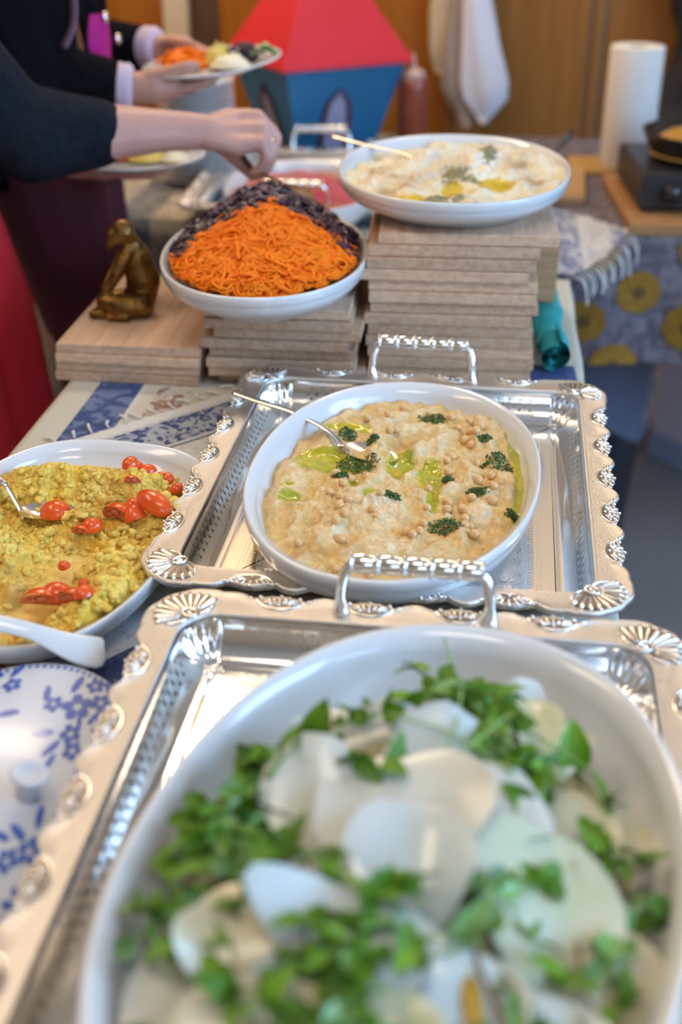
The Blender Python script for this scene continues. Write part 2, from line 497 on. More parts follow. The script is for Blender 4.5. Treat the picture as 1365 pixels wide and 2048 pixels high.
M['clothtoile'] = mat_bands('grey_beige_toile', (0.46, 0.40, 0.32), bands, base2=(0.22, 0.21, 0.20), pscale=22, print_amt=0.55)
o = cloth_over('tablecloth', FX0, -0.02, FY0, FY1, M['clothtoile'], (0.3, 0, 0.52, 0.1), nx=90, ny=50)
tag(o, 'beige cloth with grey blue printed stripes hanging behind the two people', 'tablecloth')
# flower cloth on the right half of the side table
mfl, nt, p = newmat('lilac_flower_cloth')
p.inputs['Roughness'].default_value = 0.85; p.inputs['Specular IOR Level'].default_value = 0.2
tc = N(nt, 'ShaderNodeTexCoord')
nz = N(nt, 'ShaderNodeTexNoise'); nz.inputs['Scale'].default_value = 45; nt.links.new(tc.outputs['Object'], nz.inputs['Vector'])
rp = N(nt, 'ShaderNodeValToRGB'); rp.color_ramp.elements[0].position = 0.38; rp.color_ramp.elements[1].position = 0.62
rp.color_ramp.elements[0].color = (0.10, 0.085, 0.105, 1); rp.color_ramp.elements[1].color = (0.20, 0.172, 0.195, 1)
nt.links.new(nz.outputs['Fac'], rp.inputs['Fac']); nt.links.new(rp.outputs[0], p.inputs['Base Color'])
o = cloth_over('tablecloth', 0.0, FX1, FY0 - 0.012, FY1, mfl, (0, 0.1, 0.235, 0), zt=TZ + 0.002, nx=110, ny=50)
tag(o, 'lilac grey cloth with yellow flowers hanging from the side table', 'tablecloth')
flcloth = o
# the printed flowers of that cloth, flat print lying on the hanging front
M['flowery'] = mat('yellow_flower_print', (0.22, 0.105, 0.006), 0.85, col2=(0.30, 0.15, 0.01), nscale=60)
M['flowerc'] = mat('flower_centre_print', (0.10, 0.06, 0.015), 0.85)
def cloth_flower(x, z, r, seed):
    rnd = random.Random(seed)
    def ring(rad, m, off, n=40, lob=0.04):
        vs = []; fs = []
        n2 = n
        ctr = None
        pts = [(x, z)] + [(x + rad * (1 + lob * math.cos(9 * a + seed)) * math.cos(a), z + rad * (1 + lob * math.cos(9 * a + seed)) * math.sin(a) * 0.97) for a in [2 * PI * i / n for i in range(n)]]
        for px, pz in pts:
            pz = min(pz, TZ - 0.002)
            f = TZ - pz; w = min(1, f / 0.12)
            rpp = 0.010 * math.sin(px * 31 + 1.3 * math.sin(px * 7)) * w + 0.008 * w
            vs.append((px, FY0 - 0.012 - rpp - 0.004 - off, max(pz, TZ - 0.232)))
        fs = [(0, i + 1, (i + 1) % n + 1) for i in range(n)]
        return MB().add(vs, fs)
    a = ring(r, M['flowery'], 0.003).build('flower_print', M['flowery'], flcloth)
    ring(r * 0.28, M['flowerc'], 0.005).build('flower_centre', M['flowerc'], a)
for i, (x, z, r) in enumerate([(0.278, 0.655, 0.040), (0.184, 0.600, 0.040), (0.372, 0.592, 0.044), (0.245, 0.515, 0.045), (0.375, 0.735, 0.035), (0.200, 0.725, 0.036), (0.475, 0.66, 0.04), (0.47, 0.54, 0.04), (0.115, 0.68, 0.04), (0.58, 0.60, 0.04), (0.57, 0.7, 0.04)]):
    cloth_flower(x, z, r, i)

# flat cloths lying on the table: a slightly wavy thin sheet with thickness, local axes so that bands follow its edge
def flat_cloth(name, cx, cy, w, l, rz, m, z, th=0.0014, wav=0.0006, label='', cat='cloth', fringe=None, fm=None):
    nx, ny = max(8, int(w / 0.012)), max(8, int(l / 0.012))
    top = []; bot = []
    for j in range(ny + 1):
        a = []; b = []
        for i in range(nx + 1):
            px = -w / 2 + w * i / nx; py = -l / 2 + l * j / ny
            h = wav * fbm((px * 14 + cx * 9, py * 14, 3.1)) + wav
            e = 0.0 if (i in (0, nx) or j in (0, ny)) else 1.0
            a.append((px, py, th * e + h)); b.append((px, py, 0.0))
        top.append(a); bot.append(b)
    mb = MB(); mb.grid(top); mb.grid([r[::-1] for r in bot])
    o = mb.build(name, m, loc=(cx, cy, z), rot=(0, 0, rz))
    tag(o, label, cat)
    return o
WH = (0.66, 0.65, 0.63)
M['clothprint'] = mat_bands('blue_print_runner', (0.62, 0.61, 0.58), [
    (-0.14, -0.110, WH, WH, 0), (-0.104, -0.046, (0.05, 0.08, 0.19), (0.50, 0.52, 0.55), 0.75), (-0.040, -0.036, (0.10, 0.13, 0.24), WH, 0)], base2=(0.35, 0.38, 0.45), pscale=55, print_amt=0.35, axis=0)

# ================================================================ SILVER TRAYS
HWI, HLI, RCI = 0.186, 0.222, 0.030          # inner opening of the rim (half width, half length, corner radius)
ZR = 0.036                                    # rim height over the tray foot
PER = 0.0125                                  # period of the pierced pattern
def loop_params(step=0.002):
    """samples round the opening: (x, y, nx, ny, kind, s) ; kind: 0..3 side, 4..7 corner"""
    out = []
    sx, sy = HWI - RCI, HLI - RCI
    sides = [((HWI, -sy), (HWI, sy), (1, 0)), ((sx, HLI), (-sx, HLI), (0, 1)), ((-HWI, sy), (-HWI, -sy), (-1, 0)), ((-sx, -HLI), (sx, -HLI), (0, -1))]
    for k, (a, b, n) in enumerate(sides):
        L = math.hypot(b[0] - a[0], b[1] - a[1])
        S = math.floor((L - 0.012) / PER / 2) * PER          # half of the pierced stretch
        ss = sorted(set([round(-L / 2 + L * i / int(L / step), 5) for i in range(int(L / step) + 1)] + [round(-S, 5), round(S, 5)]))
        for s in ss:
            f = (s + L / 2) / L
            out.append((a[0] + (b[0] - a[0]) * f, a[1] + (b[1] - a[1]) * f, n[0], n[1], k, s, L, S))
        c = [(sx, sy), (-sx, sy), (-sx, -sy), (sx, -sy)][k]
        a0 = [0, PI / 2, PI, 1.5 * PI][k]
        for i in range(1, 24):
            th = a0 + PI / 2 * i / 24
            out.append((c[0] + RCI * math.cos(th), c[1] + RCI * math.sin(th), math.cos(th), math.sin(th), 4 + k, th - a0, 0, 0))
    return out
LP = loop_params()
ORN_P = 0.0745
def orn_slots(L):
    n = int(round((L - 0.03) / ORN_P))
    return [(i - (n - 1) / 2) * ORN_P for i in range(n)]
def rim_width(kind, s, L):
    base = 0.0245
    if kind >= 4:
        d = (s - PI / 4) / (PI / 4)
        return base + 0.0125 * (1 - d * d) ** 0.6 + 0.0016 * abs(math.cos((s - PI / 4) * 9)) * (1 - d * d) ** 0.5 + 0.001
    best = min(orn_slots(L), key=lambda q: abs(q - s))
    d = abs(s - best)
    if d < 0.021:
        return base - 0.0022 + 0.0058 * math.cos(d / 0.021 * PI / 2) + 0.0010 * abs(math.sin((s - best) / 0.021 * 3.5 * PI / 2))
    q = (d - 0.021) / (ORN_P / 2 - 0.021)
    return base - 0.0022 + 0.0086 * math.sin(min(1, max(0, q)) * PI / 2)
def add_rim():
    prof = [(0, 0, -0.0035), (0, 0, -0.0005), (0.0012, 0, 0.0010), (0.0026, 0, 0.0002), (0.0042, 0, 0.0006), (0.006, 0, 0.0004), (0, 0.5, 0.0016), (-0.0045, 1, 0.0008), (-0.0032, 1, 0.0018), (-0.0014, 1, 0.0026), (0, 1, 0.0012), (0.0006, 1, -0.0016), (-0.0006, 1, -0.0036)]
    rows = []
    for a, b, z in prof:
        row = []
        for x, y, nx, ny, k, s, L, S in LP:
            w = a + b * rim_width(k, s, L)
            row.append((x + nx * w, y + ny * w, ZR + z))
        rows.append(row)
    return MB().grid(rows, closed_u=True)
def wall_pt(x, y, nx, ny, k, s, q):
    """q 0..1 down the wall"""
    off = 0.002 + 0.022 * q ** 1.6
    z = ZR - 0.003 - (ZR - 0.005) * (1 - (1 - q) ** 1.35)
    if k >= 4:
        fl = 0.0038 * abs(math.sin(s / (PI / 2) * 5 * PI)) * math.sin(min(1, q * 1.1) * PI) ** 0.7
        off = off * 0.92 - fl * 0.6
    return (x - nx * off, y - ny * off, z)
Q0, Q1 = 0.13, 0.60
def add_well():
    mb = MB()
    qs = [0, 0.06, Q0, 0.22, 0.34, 0.48, Q1, 0.7, 0.8, 0.9, 1.0]
    n = len(LP)
    rows = [[wall_pt(*p[:6], q) for p in LP] for q in qs]
    # floor steps
    for off, z in ((0.0265, 0.0022), (0.029, 0.0030), (0.031, 0.0030)):
        rows.append([(p[0] - p[2] * off * (0.92 if p[4] > 3 else 1), p[1] - p[3] * off * (0.92 if p[4] > 3 else 1), z) for p in LP])
    base = len(mb.v)
    mb.v += [v for r in rows for v in r]
    i0, i1 = qs.index(Q0), qs.index(Q1)
    for i in range(len(rows) - 1):
        for k in range(n):
            j = (k + 1) % n
            p, q = LP[k], LP[j]
            if i0 <= i < i1 and p[4] < 4 and q[4] == p[4] and abs(p[5] + q[5]) / 2 < p[7]: continue
            mb.f.append((i * n + k, i * n + j, (i + 1) * n + j, (i + 1) * n + k))
    mb.f.append(tuple((len(rows) - 1) * n + k for k in range(n)))
    return mb
# one cell of the pierced wall in (s, t), t 0..1 from top to bottom
def pierced_cell():
    p = PER
    H = 0.021
    ov = [(0.0019 * math.sin(a), 0.5 + 0.165 * -math.cos(a)) for a in [PI * i / 6 for i in range(7)]]
    outer = [(0, 0)] + [(x, y) for x, y in ov] + [(0, 1), (p, 1)] + [(p - x, y) for x, y in ov[::-1]] + [(p, 0)]
    h1 = [(p / 2 - 0.0026, 0.09), (p / 2 + 0.0026, 0.09), (p / 2 + 0.0010, 0.20), (p / 2, 0.36), (p / 2 - 0.0010, 0.20)]
    h2 = [(x, 1 - y) for x, y in h1][::-1]
    polys = [[Vector((x * 100, y * 2, 0)) for x, y in q] for q in (outer, h1, h2)]
    tris = tessellate_polygon(polys)
    flat = [q for w in (outer, h1, h2) for q in w]
    return flat, [tuple(t) for t in tris]
CELL = pierced_cell()
def add_pierced(side):
    pts = [p for p in LP if p[4] == side]
    x, y, nx, ny, k, s0, L, S = pts[0]
    tx, ty = -ny, nx
    mb = MB()
    mid = (x - tx * s0, y - ty * s0)
    n = int(round(2 * S / PER))
    for i in range(n):
        vs = []
        for s, t in CELL[0]:
            ss = -S + i * PER + s
            vs.append(wall_pt(mid[0] + tx * ss, mid[1] + ty * ss, nx, ny, k, ss, Q0 + (Q1 - Q0) * t))
        mb.add(vs, CELL[1])
    return mb
def ornament_mesh():
    """leaf cluster in a C scroll; x along the rim, y outwards"""
    mb = MB()
    arc = [(-0.0205, 0.0085, 0), (-0.0185, 0.0035, 0), (-0.013, -0.002, 0), (-0.005, -0.0052, 0), (0.005, -0.0052, 0), (0.013, -0.002, 0), (0.0185, 0.0035, 0), (0.0205, 0.0085, 0)]
    mb.tube(spline(arc, 4), [0.0007] + [0.0013] * 26 + [0.0007] * 2, 6)
    for i, a in enumerate([-1.15, -0.8, -0.42, 0.0, 0.42, 0.8, 1.15]):
        L = 0.0125 - 0.0028 * abs(a)
        d = Vector((math.sin(a), math.cos(a), 0))
        c = Vector((0.0055 * math.sin(a), -0.001, 0)) + d * L * 0.62
        Mr = Matrix.Rotation(-a, 4, 'Z')
        mb.ell(c + Vector((0, 0, 0.0006)), (0.00135, L * 0.54, 0.0021), Mr, 8, 5)
        mb.ell(Vector((0.0055 * math.sin(a), -0.001, 0)) + d * L * 1.10, (0.0017, 0.0013, 0.0018), None, 7, 4)
    for s in (-1, 1):
        mb.ell((s * 0.0165, 0.0085, 0.0008), (0.0022, 0.0018, 0.002), None, 7, 4)
        mb.ell((s * 0.024, 0.0070, 0.0004), (0.0034, 0.0011, 0.0013), Matrix.Rotation(s * 0.5, 4, 'Z'), 7, 4)
        mb.ell((s * 0.0085, -0.0005, 0.001), (0.0013, 0.0013, 0.0016), None, 6, 4)
    mb.ell((0, -0.0015, 0.001), (0.0018, 0.0016, 0.002), None, 7, 4)
    nrel = len(mb.f)
    gp = [(0.019 * math.cos(a), 0.0035 + 0.0085 * math.sin(a), 0.0007) for a in [2 * PI * i / 20 for i in range(20)]]  # dark plate painting the shade between the leaves
    mb.add(gp, [tuple(range(20))])
    me = mb.mesh('leaf_ornament')
    me.materials.append(M['silver_relief']); me.materials.append(M['silver_shade'])
    for i in range(nrel, len(mb.f)): me.polygons[i].material_index = 1
    return me
def shell_mesh():
    """fan shell; fans out towards +y"""
    mb = MB()
    for i in range(11):
        a = -1.32 + 2.64 * i / 10
        d = Vector((math.sin(a), math.cos(a), 0))
        L = 0.0215 + 0.0035 * math.cos(a)
        # a tapering drop: thin at the scroll, round at the edge
        mb.tube([Vector((0, 0, 0.0004)) + d * (0.0085 + L * t) for t in (0, 0.2, 0.45, 0.7, 0.86, 0.96, 1.0)], [0.0005, 0.0010, 0.0016, 0.0022, 0.0023, 0.0015, 0.0004], 8)
    ring = [(0.0050 * math.cos(t), 0.0022 + 0.0068 * math.sin(t), 0.001) for t in [2 * PI * i / 18 for i in range(19)]]
    mb.tube(ring, 0.0013, 6, False)
    mb.ell((0, 0.0022, 0.0006), (0.0024, 0.0042, 0.0022), None, 8, 5)
    for s in (-1, 1):
        mb.tube(spline([(s * 0.006, -0.003, 0), (s * 0.014, -0.0035, 0.0004), (s * 0.024, 0.001, 0)], 4), [0.0012] * 8 + [0.0006], 6)
    nrel = len(mb.f)
    fan = [(0.003, -0.001, 0.0006), (-0.003, -0.001, 0.0006)] + [((0.0085 + 0.0215) * math.sin(a), (0.0085 + 0.0225) * math.cos(a), 0.0006) for a in [-1.42 + 2.84 * i / 16 for i in range(17)]]  # dark fan standing in for shade between the ribs
    mb.add(fan, [tuple(range(len(fan)))])
    me = mb.mesh('shell_ornament')
    me.materials.append(M['silver_relief']); me.materials.append(M['silver_shade'])
    for i in range(nrel, len(mb.f)): me.polygons[i].material_index = 1
    return me
ME_ORN, ME_SHELL = ornament_mesh(), shell_mesh()
def add_engraving():
    mb = MB()
    def ribbon(pts, w, closed=True):
        n = len(pts); rows = []
        a = []; b = []
        for i in range(n):
            p = Vector(pts[i]); t = (Vector(pts[(i + 1) % n]) - Vector(pts[i - 1])) if closed or 0 < i < n - 1 else (Vector(pts[min(i + 1, n - 1)]) - Vector(pts[max(i - 1, 0)]))
            t.normalize(); nn = Vector((-t.y, t.x, 0)) * w / 2
            a.append(p + nn); b.append(p - nn)
        mb.grid([a, b], closed_u=closed)
    z = 0.0033
    def rr(off, r):
        hw, hl = HWI - off, HLI - off
        pts = []
        for k, (cx, cy) in enumerate(((hw - r, hl - r), (-hw + r, hl - r), (-hw + r, -hl + r), (hw - r, -hl + r))):
            for i in range(9):
                a = k * PI / 2 + PI / 2 * i / 8
                pts.append((cx + r * math.cos(a), cy + r * math.sin(a), z))
        return pts
    for off, w in ((0.0435, 0.0009), (0.0470, 0.0012), (0.0595, 0.0007), (0.062, 0.0005)):
        ribbon(rr(off, 0.012), w)
    # chain of loops between the lines
    hw, hl = HWI - 0.0532, HLI - 0.0532
    for side in range(4):
        L = (hl if side % 2 == 0 else hw) * 2 - 0.01
        n = int(L / 0.0052)
        for i in range(n):
            s = (i + 0.5 - n / 2) * 0.0052
            pts = []
            for t in range(8):
                a = PI * t / 7
                u, v = s + 0.0024 * math.cos(a), 0.0055 * math.sin(a) - 0.003
                pts.append({0: (hw + v, u, z), 1: (u, hl + v, z), 2: (-hw - v, u, z), 3: (u, -hl - v, z)}[side])
            ribbon(pts, 0.0006, False)
        m = int(L / 0.024)
        for i in range(m):
            s = (i + 0.5 - m / 2) * 0.024
            for q in range(5):
                a = PI * (q + 0.5) / 5
                pts = []
                for t in range(5):
                    d = 0.0145 + 0.0095 * t / 4
                    u = s + 0.010 * math.cos(a) * t / 4; v = -(0.0095 + 0.010 * math.sin(a) * t / 4)
                    pts.append({0: (hw + v, u, z), 1: (u, hl + v, z), 2: (-hw - v, u, z), 3: (u, -hl - v, z)}[side])
                ribbon(pts, 0.0006, False)
    return mb
def grip_profile(L, r):
    prof = [(0.0, -L / 2)]
    segs = 5
    for i in range(segs):
        a = -L / 2 + L * i / segs; b = a + L / segs
        prof += [(r * 1.08, a + 0.0004), (r * 1.12, a + 0.0016), (r * 0.86, a + 0.0030)]
        m = 12
        for k in range(m):
            t = (k + 0.5) / m
            prof.append((r * (0.84 + 0.13 * math.sin(PI * t)) * (1 + (0.03 if k % 2 else -0.02)), a + 0.0038 + (L / segs - 0.0056) * t))
        prof.append((r * 0.86, b - 0.0012))
    prof += [(r * 1.12, L / 2 - 0.001), (r * 0.9, L / 2), (0, L / 2)]
    return prof
def silver_tray(label, loc, rot, handles=(1, -1), lean=0.0):
    t = thing('silver_tray', label, 'tray', loc, rot, 'ornate silver trays')
    add_rim().build('rim', M['silver_satin'], t, label='satin silver rim with a scalloped edge')
    add_well().build('well', M['silver'], t)
    for k in range(4): add_pierced(k).build('pierced_wall', M['silver'], t)
    add_engraving().build('engraved_border', M['engrave'], t, False)
    for k in range(4):
        pts = [p for p in LP if p[4] == k]
        x, y, nx, ny, _, s0, L, S = pts[0]
        tx, ty = -ny, nx
        mid = (x - tx * s0, y - ty * s0)
        for s in orn_slots(L):
            o = bpy.data.objects.new('leaf_ornament', ME_ORN); COL.objects.link(o); o.parent = t
            o.location = (mid[0] + tx * s + nx * 0.0165, mid[1] + ty * s + ny * 0.0165, ZR + 0.0014)
            o.rotation_euler = (0, 0, math.atan2(ny, nx) - PI / 2)
        sx, sy = (HWI - RCI), (HLI - RCI)
        c = [(sx, sy), (-sx, sy), (-sx, -sy), (sx, -sy)][k]
        a = PI / 4 + k * PI / 2
        o = bpy.data.objects.new('shell_ornament', ME_SHELL); COL.objects.link(o); o.parent = t
        o.location = (c[0] + 0.0345 * math.cos(a), c[1] + 0.0345 * math.sin(a), ZR + 0.0012)
        o.rotation_euler = (0, 0, a - PI / 2)
    for h in handles:
        y0 = h * (HLI + 0.016)
        g = MB().lathe(grip_profile(0.108, 0.0088), 20, Matrix.Translation((0, y0 + h * 0.008, ZR + 0.0435)) @ Matrix.Rotation(PI / 2, 4, 'Y'))
        ho = g.build('handle', M['silver_relief'], t)
        for s in (-1, 1):
            hb = MB()
            hb.tube(spline([(s * 0.0600, y0, ZR + 0.0005), (s * 0.0605, y0 + h * 0.002, ZR + 0.018), (s * 0.0575, y0 + h * 0.006, ZR + 0.034), (s * 0.051, y0 + h * 0.008, ZR + 0.0415), (s * 0.044, y0 + h * 0.008, ZR + 0.043)], 5), [0.0085, 0.0075, 0.0062, 0.0055] + [0.0046] * 14 + [0.004] * 3, 10)
            hb.build('handle_post', M['silver_relief'], ho)
    return t
silver_tray('ornate silver tray in the middle under the oval hummus dish', (-0.0715, 1.113, 0.7560), (0, 0, R(-0.8)), handles=(1,))
silver_tray('ornate silver tray nearest the camera under the big salad dish', (-0.043, 0.577, 0.7660), (R(0.9), 0, R(-0.6)))
silver_tray('silver tray farthest away, under the pink beetroot dip', (-0.355, 2.36, 0.7560), (0, 0, R(2)))

# ---------------------------------------------------------------- places on the dishes, in metres
CHICKPEAS = [(-0.1192, 1.206), (-0.0955, 1.2105), (-0.091, 1.1665), (-0.0843, 1.1688), (-0.1376, 1.0737), (-0.1211, 1.0652), (-0.1271, 1.0465), (-0.1375, 1.0277), (-0.1268, 1.0204), (-0.1246, 0.9979), (-0.1169, 1.0048), (-0.1176, 0.9779), (-0.1237, 0.9647), (-0.1169, 0.9446), (-0.1532, 0.9272), (-0.1146, 0.8929), (-0.0861, 1.0121), (-0.0912, 0.9903), (-0.0866, 0.9771), (-0.0843, 0.879), (-0.0816, 1.2395), (-0.0268, 1.2189), (-0.0072, 1.2103), (0.0053, 1.1979), (-0.0187, 1.1934), (-0.0052, 1.1875), (0.0007, 1.1792), (-0.0104, 1.1704), (-0.0032, 1.1595), (-0.0229, 1.1271), (-0.0271, 1.1128), (-0.025, 1.0928), (0.0035, 1.1097), (0.0187, 1.0889), (0.0056, 1.073), (0.0209, 1.0533), (0.0003, 1.0336), (0.0206, 1.0312), (-0.0424, 1.0443), (-0.0221, 1.0272), (-0.0223, 1.0057), (-0.0411, 1.0034), (-0.0078, 1.0052), (-0.0032, 0.9999), (-0.0052, 0.9912), (-0.0047, 0.9782), (-0.0428, 0.9779), (-0.0572, 0.9584), (-0.0514, 0.9515), (-0.0452, 0.9555), (0.0049, 0.9606), (0.0005, 0.9855)]
PARSLEY = [(-0.0467, 1.2164, 0.013, 'in the hummus nearest the back rim'), (0.0103, 1.1641, 0.008, 'beside the chickpea cluster at the back right of the hummus'), (0.0232, 1.1149, 0.0142, 'largest spread clump at the right of the hummus'), (0.0056, 1.0477, 0.0111, 'between chickpeas right of the hummus centre'), (0.0396, 1.0099, 0.007, 'touching the oil at the right rim of the hummus'), (-0.0226, 0.976, 0.0148, 'in the hummus just behind the tray handle'), (-0.0241, 1.0719, 0.007, 'tiny one beside the curved oil pool'), (-0.0772, 1.0204, 0.0105, 'left of the curved oil pool in the hummus'), (-0.1362, 1.1624, 0.0105, 'behind the spoon neck in the hummus'), (-0.1085, 1.151, 0.008, 'far left centre of the hummus behind the spoon bowl'), (-0.1189, 1.0988, 0.0204, 'long wet streak under the spoon bowl'), (-0.1297, 1.0681, 0.0099, 'loose one with two chickpeas in front of the spoon')]
HUM_OIL = [(-0.1667, 1.1095, 0.0181, 0.0176, 1.2), (-0.147, 1.1091, 0.0145, 0.0189, 1.1), (-0.1771, 1.0216, 0.0114, 0.0108, 1), (-0.1838, 1.0484, 0.007, 0.0075, 1), (-0.0967, 1.0339, 0.0085, 0.0121, 1), (-0.1417, 1.1876, 0.0267, 0.0121, 1.1), (-0.0771, 1.104, 0.0071, 0.0213, 1.2), (-0.1166, 1.0567, 0.007, 0.015, 0.8), (-0.1309, 1.0973, 0.0251, 0.0146, 0.8), (-0.0739, 1.1084, 0.0102, 0.0228, 1.3), (-0.0448, 1.085, 0.0094, 0.0295, 1.1), (-0.0359, 1.0627, 0.0052, 0.0322, 1), (-0.0376, 1.0204, 0.0056, 0.0164, 0.8), (0.0505, 1.1101, 0.0054, 0.0519, 1.2), (0.0483, 1.0605, 0.0052, 0.0367, 1.2), (0.0434, 0.9999, 0.0055, 0.0269, 1.0), (0.0412, 1.1679, 0.0056, 0.0371, 1.0), (0.0375, 1.1822, 0.01, 0.0089, 0.7), (-0.0647, 0.8642, 0.0149, 0.0056, 0.6)]
HUM_DUST = [(-0.1407, 0.9151, 0.0208, 0.022, 1), (-0.1535, 0.9723, 0.0164, 0.0111, 0.6), (-0.1011, 0.92, 0.0114, 0.0201, 0.5), (-0.118, 0.9905, 0.0165, 0.017, 0.5), (-0.1703, 1.0006, 0.0112, 0.023, 0.4), (-0.0651, 1.1548, 0.0124, 0.0172, 0.8), (0.0167, 1.0667, 0.0144, 0.0114, 0.9), (0.0023, 0.9592, 0.0096, 0.0075, 0.8), (-0.0362, 0.9395, 0.0158, 0.0125, 0.6), (0.034, 1.0612, 0.0143, 0.0149, 0.6), (-0.0469, 0.973, 0.0135, 0.0165, 0.5), (0.0125, 0.9848, 0.0108, 0.0112, 0.5)]
TOMATO = [(-0.3462, 1.1274, 0.0076, 'highest red tomato piece at the back of the yellow mash'), (-0.3362, 1.1017, 0.0076, 'tomato piece standing below the highest one in the yellow mash'), (-0.3227, 1.0853, 0.0057, 'narrow tomato piece leaning beside the back mound of mash'), (-0.3006, 1.0984, 0.0057, 'tomato corner at the far right rim of the yellow mash'), (-0.2882, 1.0651, 0.0062, 'tomato piece half under the scalloped tray rim'), (-0.347, 1.0595, 0.0071, 'upper one of the three tomato pieces in a column'), (-0.3392, 1.0359, 0.0067, 'middle one of the three tomato pieces in a column'), (-0.3325, 1.0122, 0.0071, 'lowest one of the three tomato pieces in a column'), (-0.4053, 0.9921, 0.0119, 'large smooth tomato half beside the sunken spoon'), (-0.3706, 0.961, 0.0071, 'cut tomato piece with seeds lying in the scraped hollow'), (-0.3621, 0.9715, 0.0081, 'tomato piece right of the scraped hollow'), (-0.3432, 0.9919, 0.0133, 'tomato half with a pink cut face in the mash centre'), (-0.3223, 0.9867, 0.0105, 'pointed tomato wedge in front of the tomato column'), (-0.3047, 0.9939, 0.0143, 'long wet tomato half near the tray rim'), (-0.366, 0.8361, 0.0133, 'tomato wedge with a flat cut face at the front of the mash'), (-0.3545, 0.8474, 0.0114, 'round tomato half at the front of the mash'), (-0.3346, 0.8285, 0.0114, 'tomato quarter with a pink core at the front of the mash'), (-0.3097, 0.8054, 0.0081, 'tomato piece nearest the front wall of the dish'), (-0.3656, 0.8985, 0.0048, 'small tomato scrap on the smooth scraped mash'), (-0.3379, 0.8704, 0.0048, 'small tomato scrap half buried in the mash')]
SLICES = [(-0.0852, 0.5166, 0.0338, 0.0585, 'large pinkish white slice at the left centre'), (-0.0349, 0.5196, 0.0468, 0.0507, 'largest white slice in the middle'), (-0.0087, 0.5743, 0.0338, 0.0351, 'bluish white curled slice behind the middle'), (-0.0227, 0.4755, 0.039, 0.0371, 'translucent slice lying across the front of the middle'), (0.0225, 0.5331, 0.0325, 0.0371, 'white slice right of the curled one'), (0.048, 0.4757, 0.039, 0.0585, 'big pale green slice right of the middle'), (0.0742, 0.5461, 0.0299, 0.0331, 'yellowish slice at the right under a leaf'), (0.1, 0.5628, 0.0247, 0.0175, 'pointed yellowish slice at the far right'), (-0.0473, 0.4319, 0.0468, 0.0273, 'bright white wedge slice with a sharp corner at the front'), (-0.0062, 0.4076, 0.0312, 0.0331, 'bluish white slice at the front centre'), (0.0391, 0.6691, 0.0247, 0.0292, 'pale slice standing against the back wall'), (0.0426, 0.631, 0.0208, 0.0312, 'green tinted slice behind the sprigs'), (-0.0855, 0.6111, 0.0208, 0.0175, 'slim white slice at the back left'), (-0.0501, 0.6094, 0.0416, 0.0137, 'long narrow slice stick at the back'), (-0.1055, 0.4299, 0.0286, 0.0292, 'cream slice at the left front'), (-0.1005, 0.3766, 0.039, 0.0292, 'cream slice at the front left corner'), (0.0988, 0.4325, 0.0312, 0.0371, 'cream slice at the front right'), (0.0572, 0.3949, 0.0312, 0.0273, 'pale slice at the very front right of centre'), (-0.0687, 0.4558, 0.0234, 0.0254, 'pinkish slice under the left greens'), (-0.0878, 0.3999, 0.0156, 0.0156, 'small bluish slice scrap at the front left'), (0.0893, 0.5099, 0.0312, 0.0234, 'pale lilac slice lying on the bare dish floor'), (0.0391, 0.4108, 0.0156, 0.0156, 'small cream slice scrap beside the brown stem'), (0.0633, 0.6194, 0.0234, 0.0234, 'yellow tinted slice at the back right'), (-0.1407, 0.4079, 0.0182, 0.0429, 'pinkish slice standing along the left wall'), (-0.0198, 0.3865, 0.0312, 0.0234, 'pale green slice at the very front centre'), (-0.0574, 0.3886, 0.026, 0.0195, 'cream slice scrap at the front left of centre'), (0.024, 0.4101, 0.0182, 0.0234, 'white slice between the brown stalk and the pepper strip'), (0.0832, 0.4026, 0.026, 0.0234, 'cream slice at the very front right')]
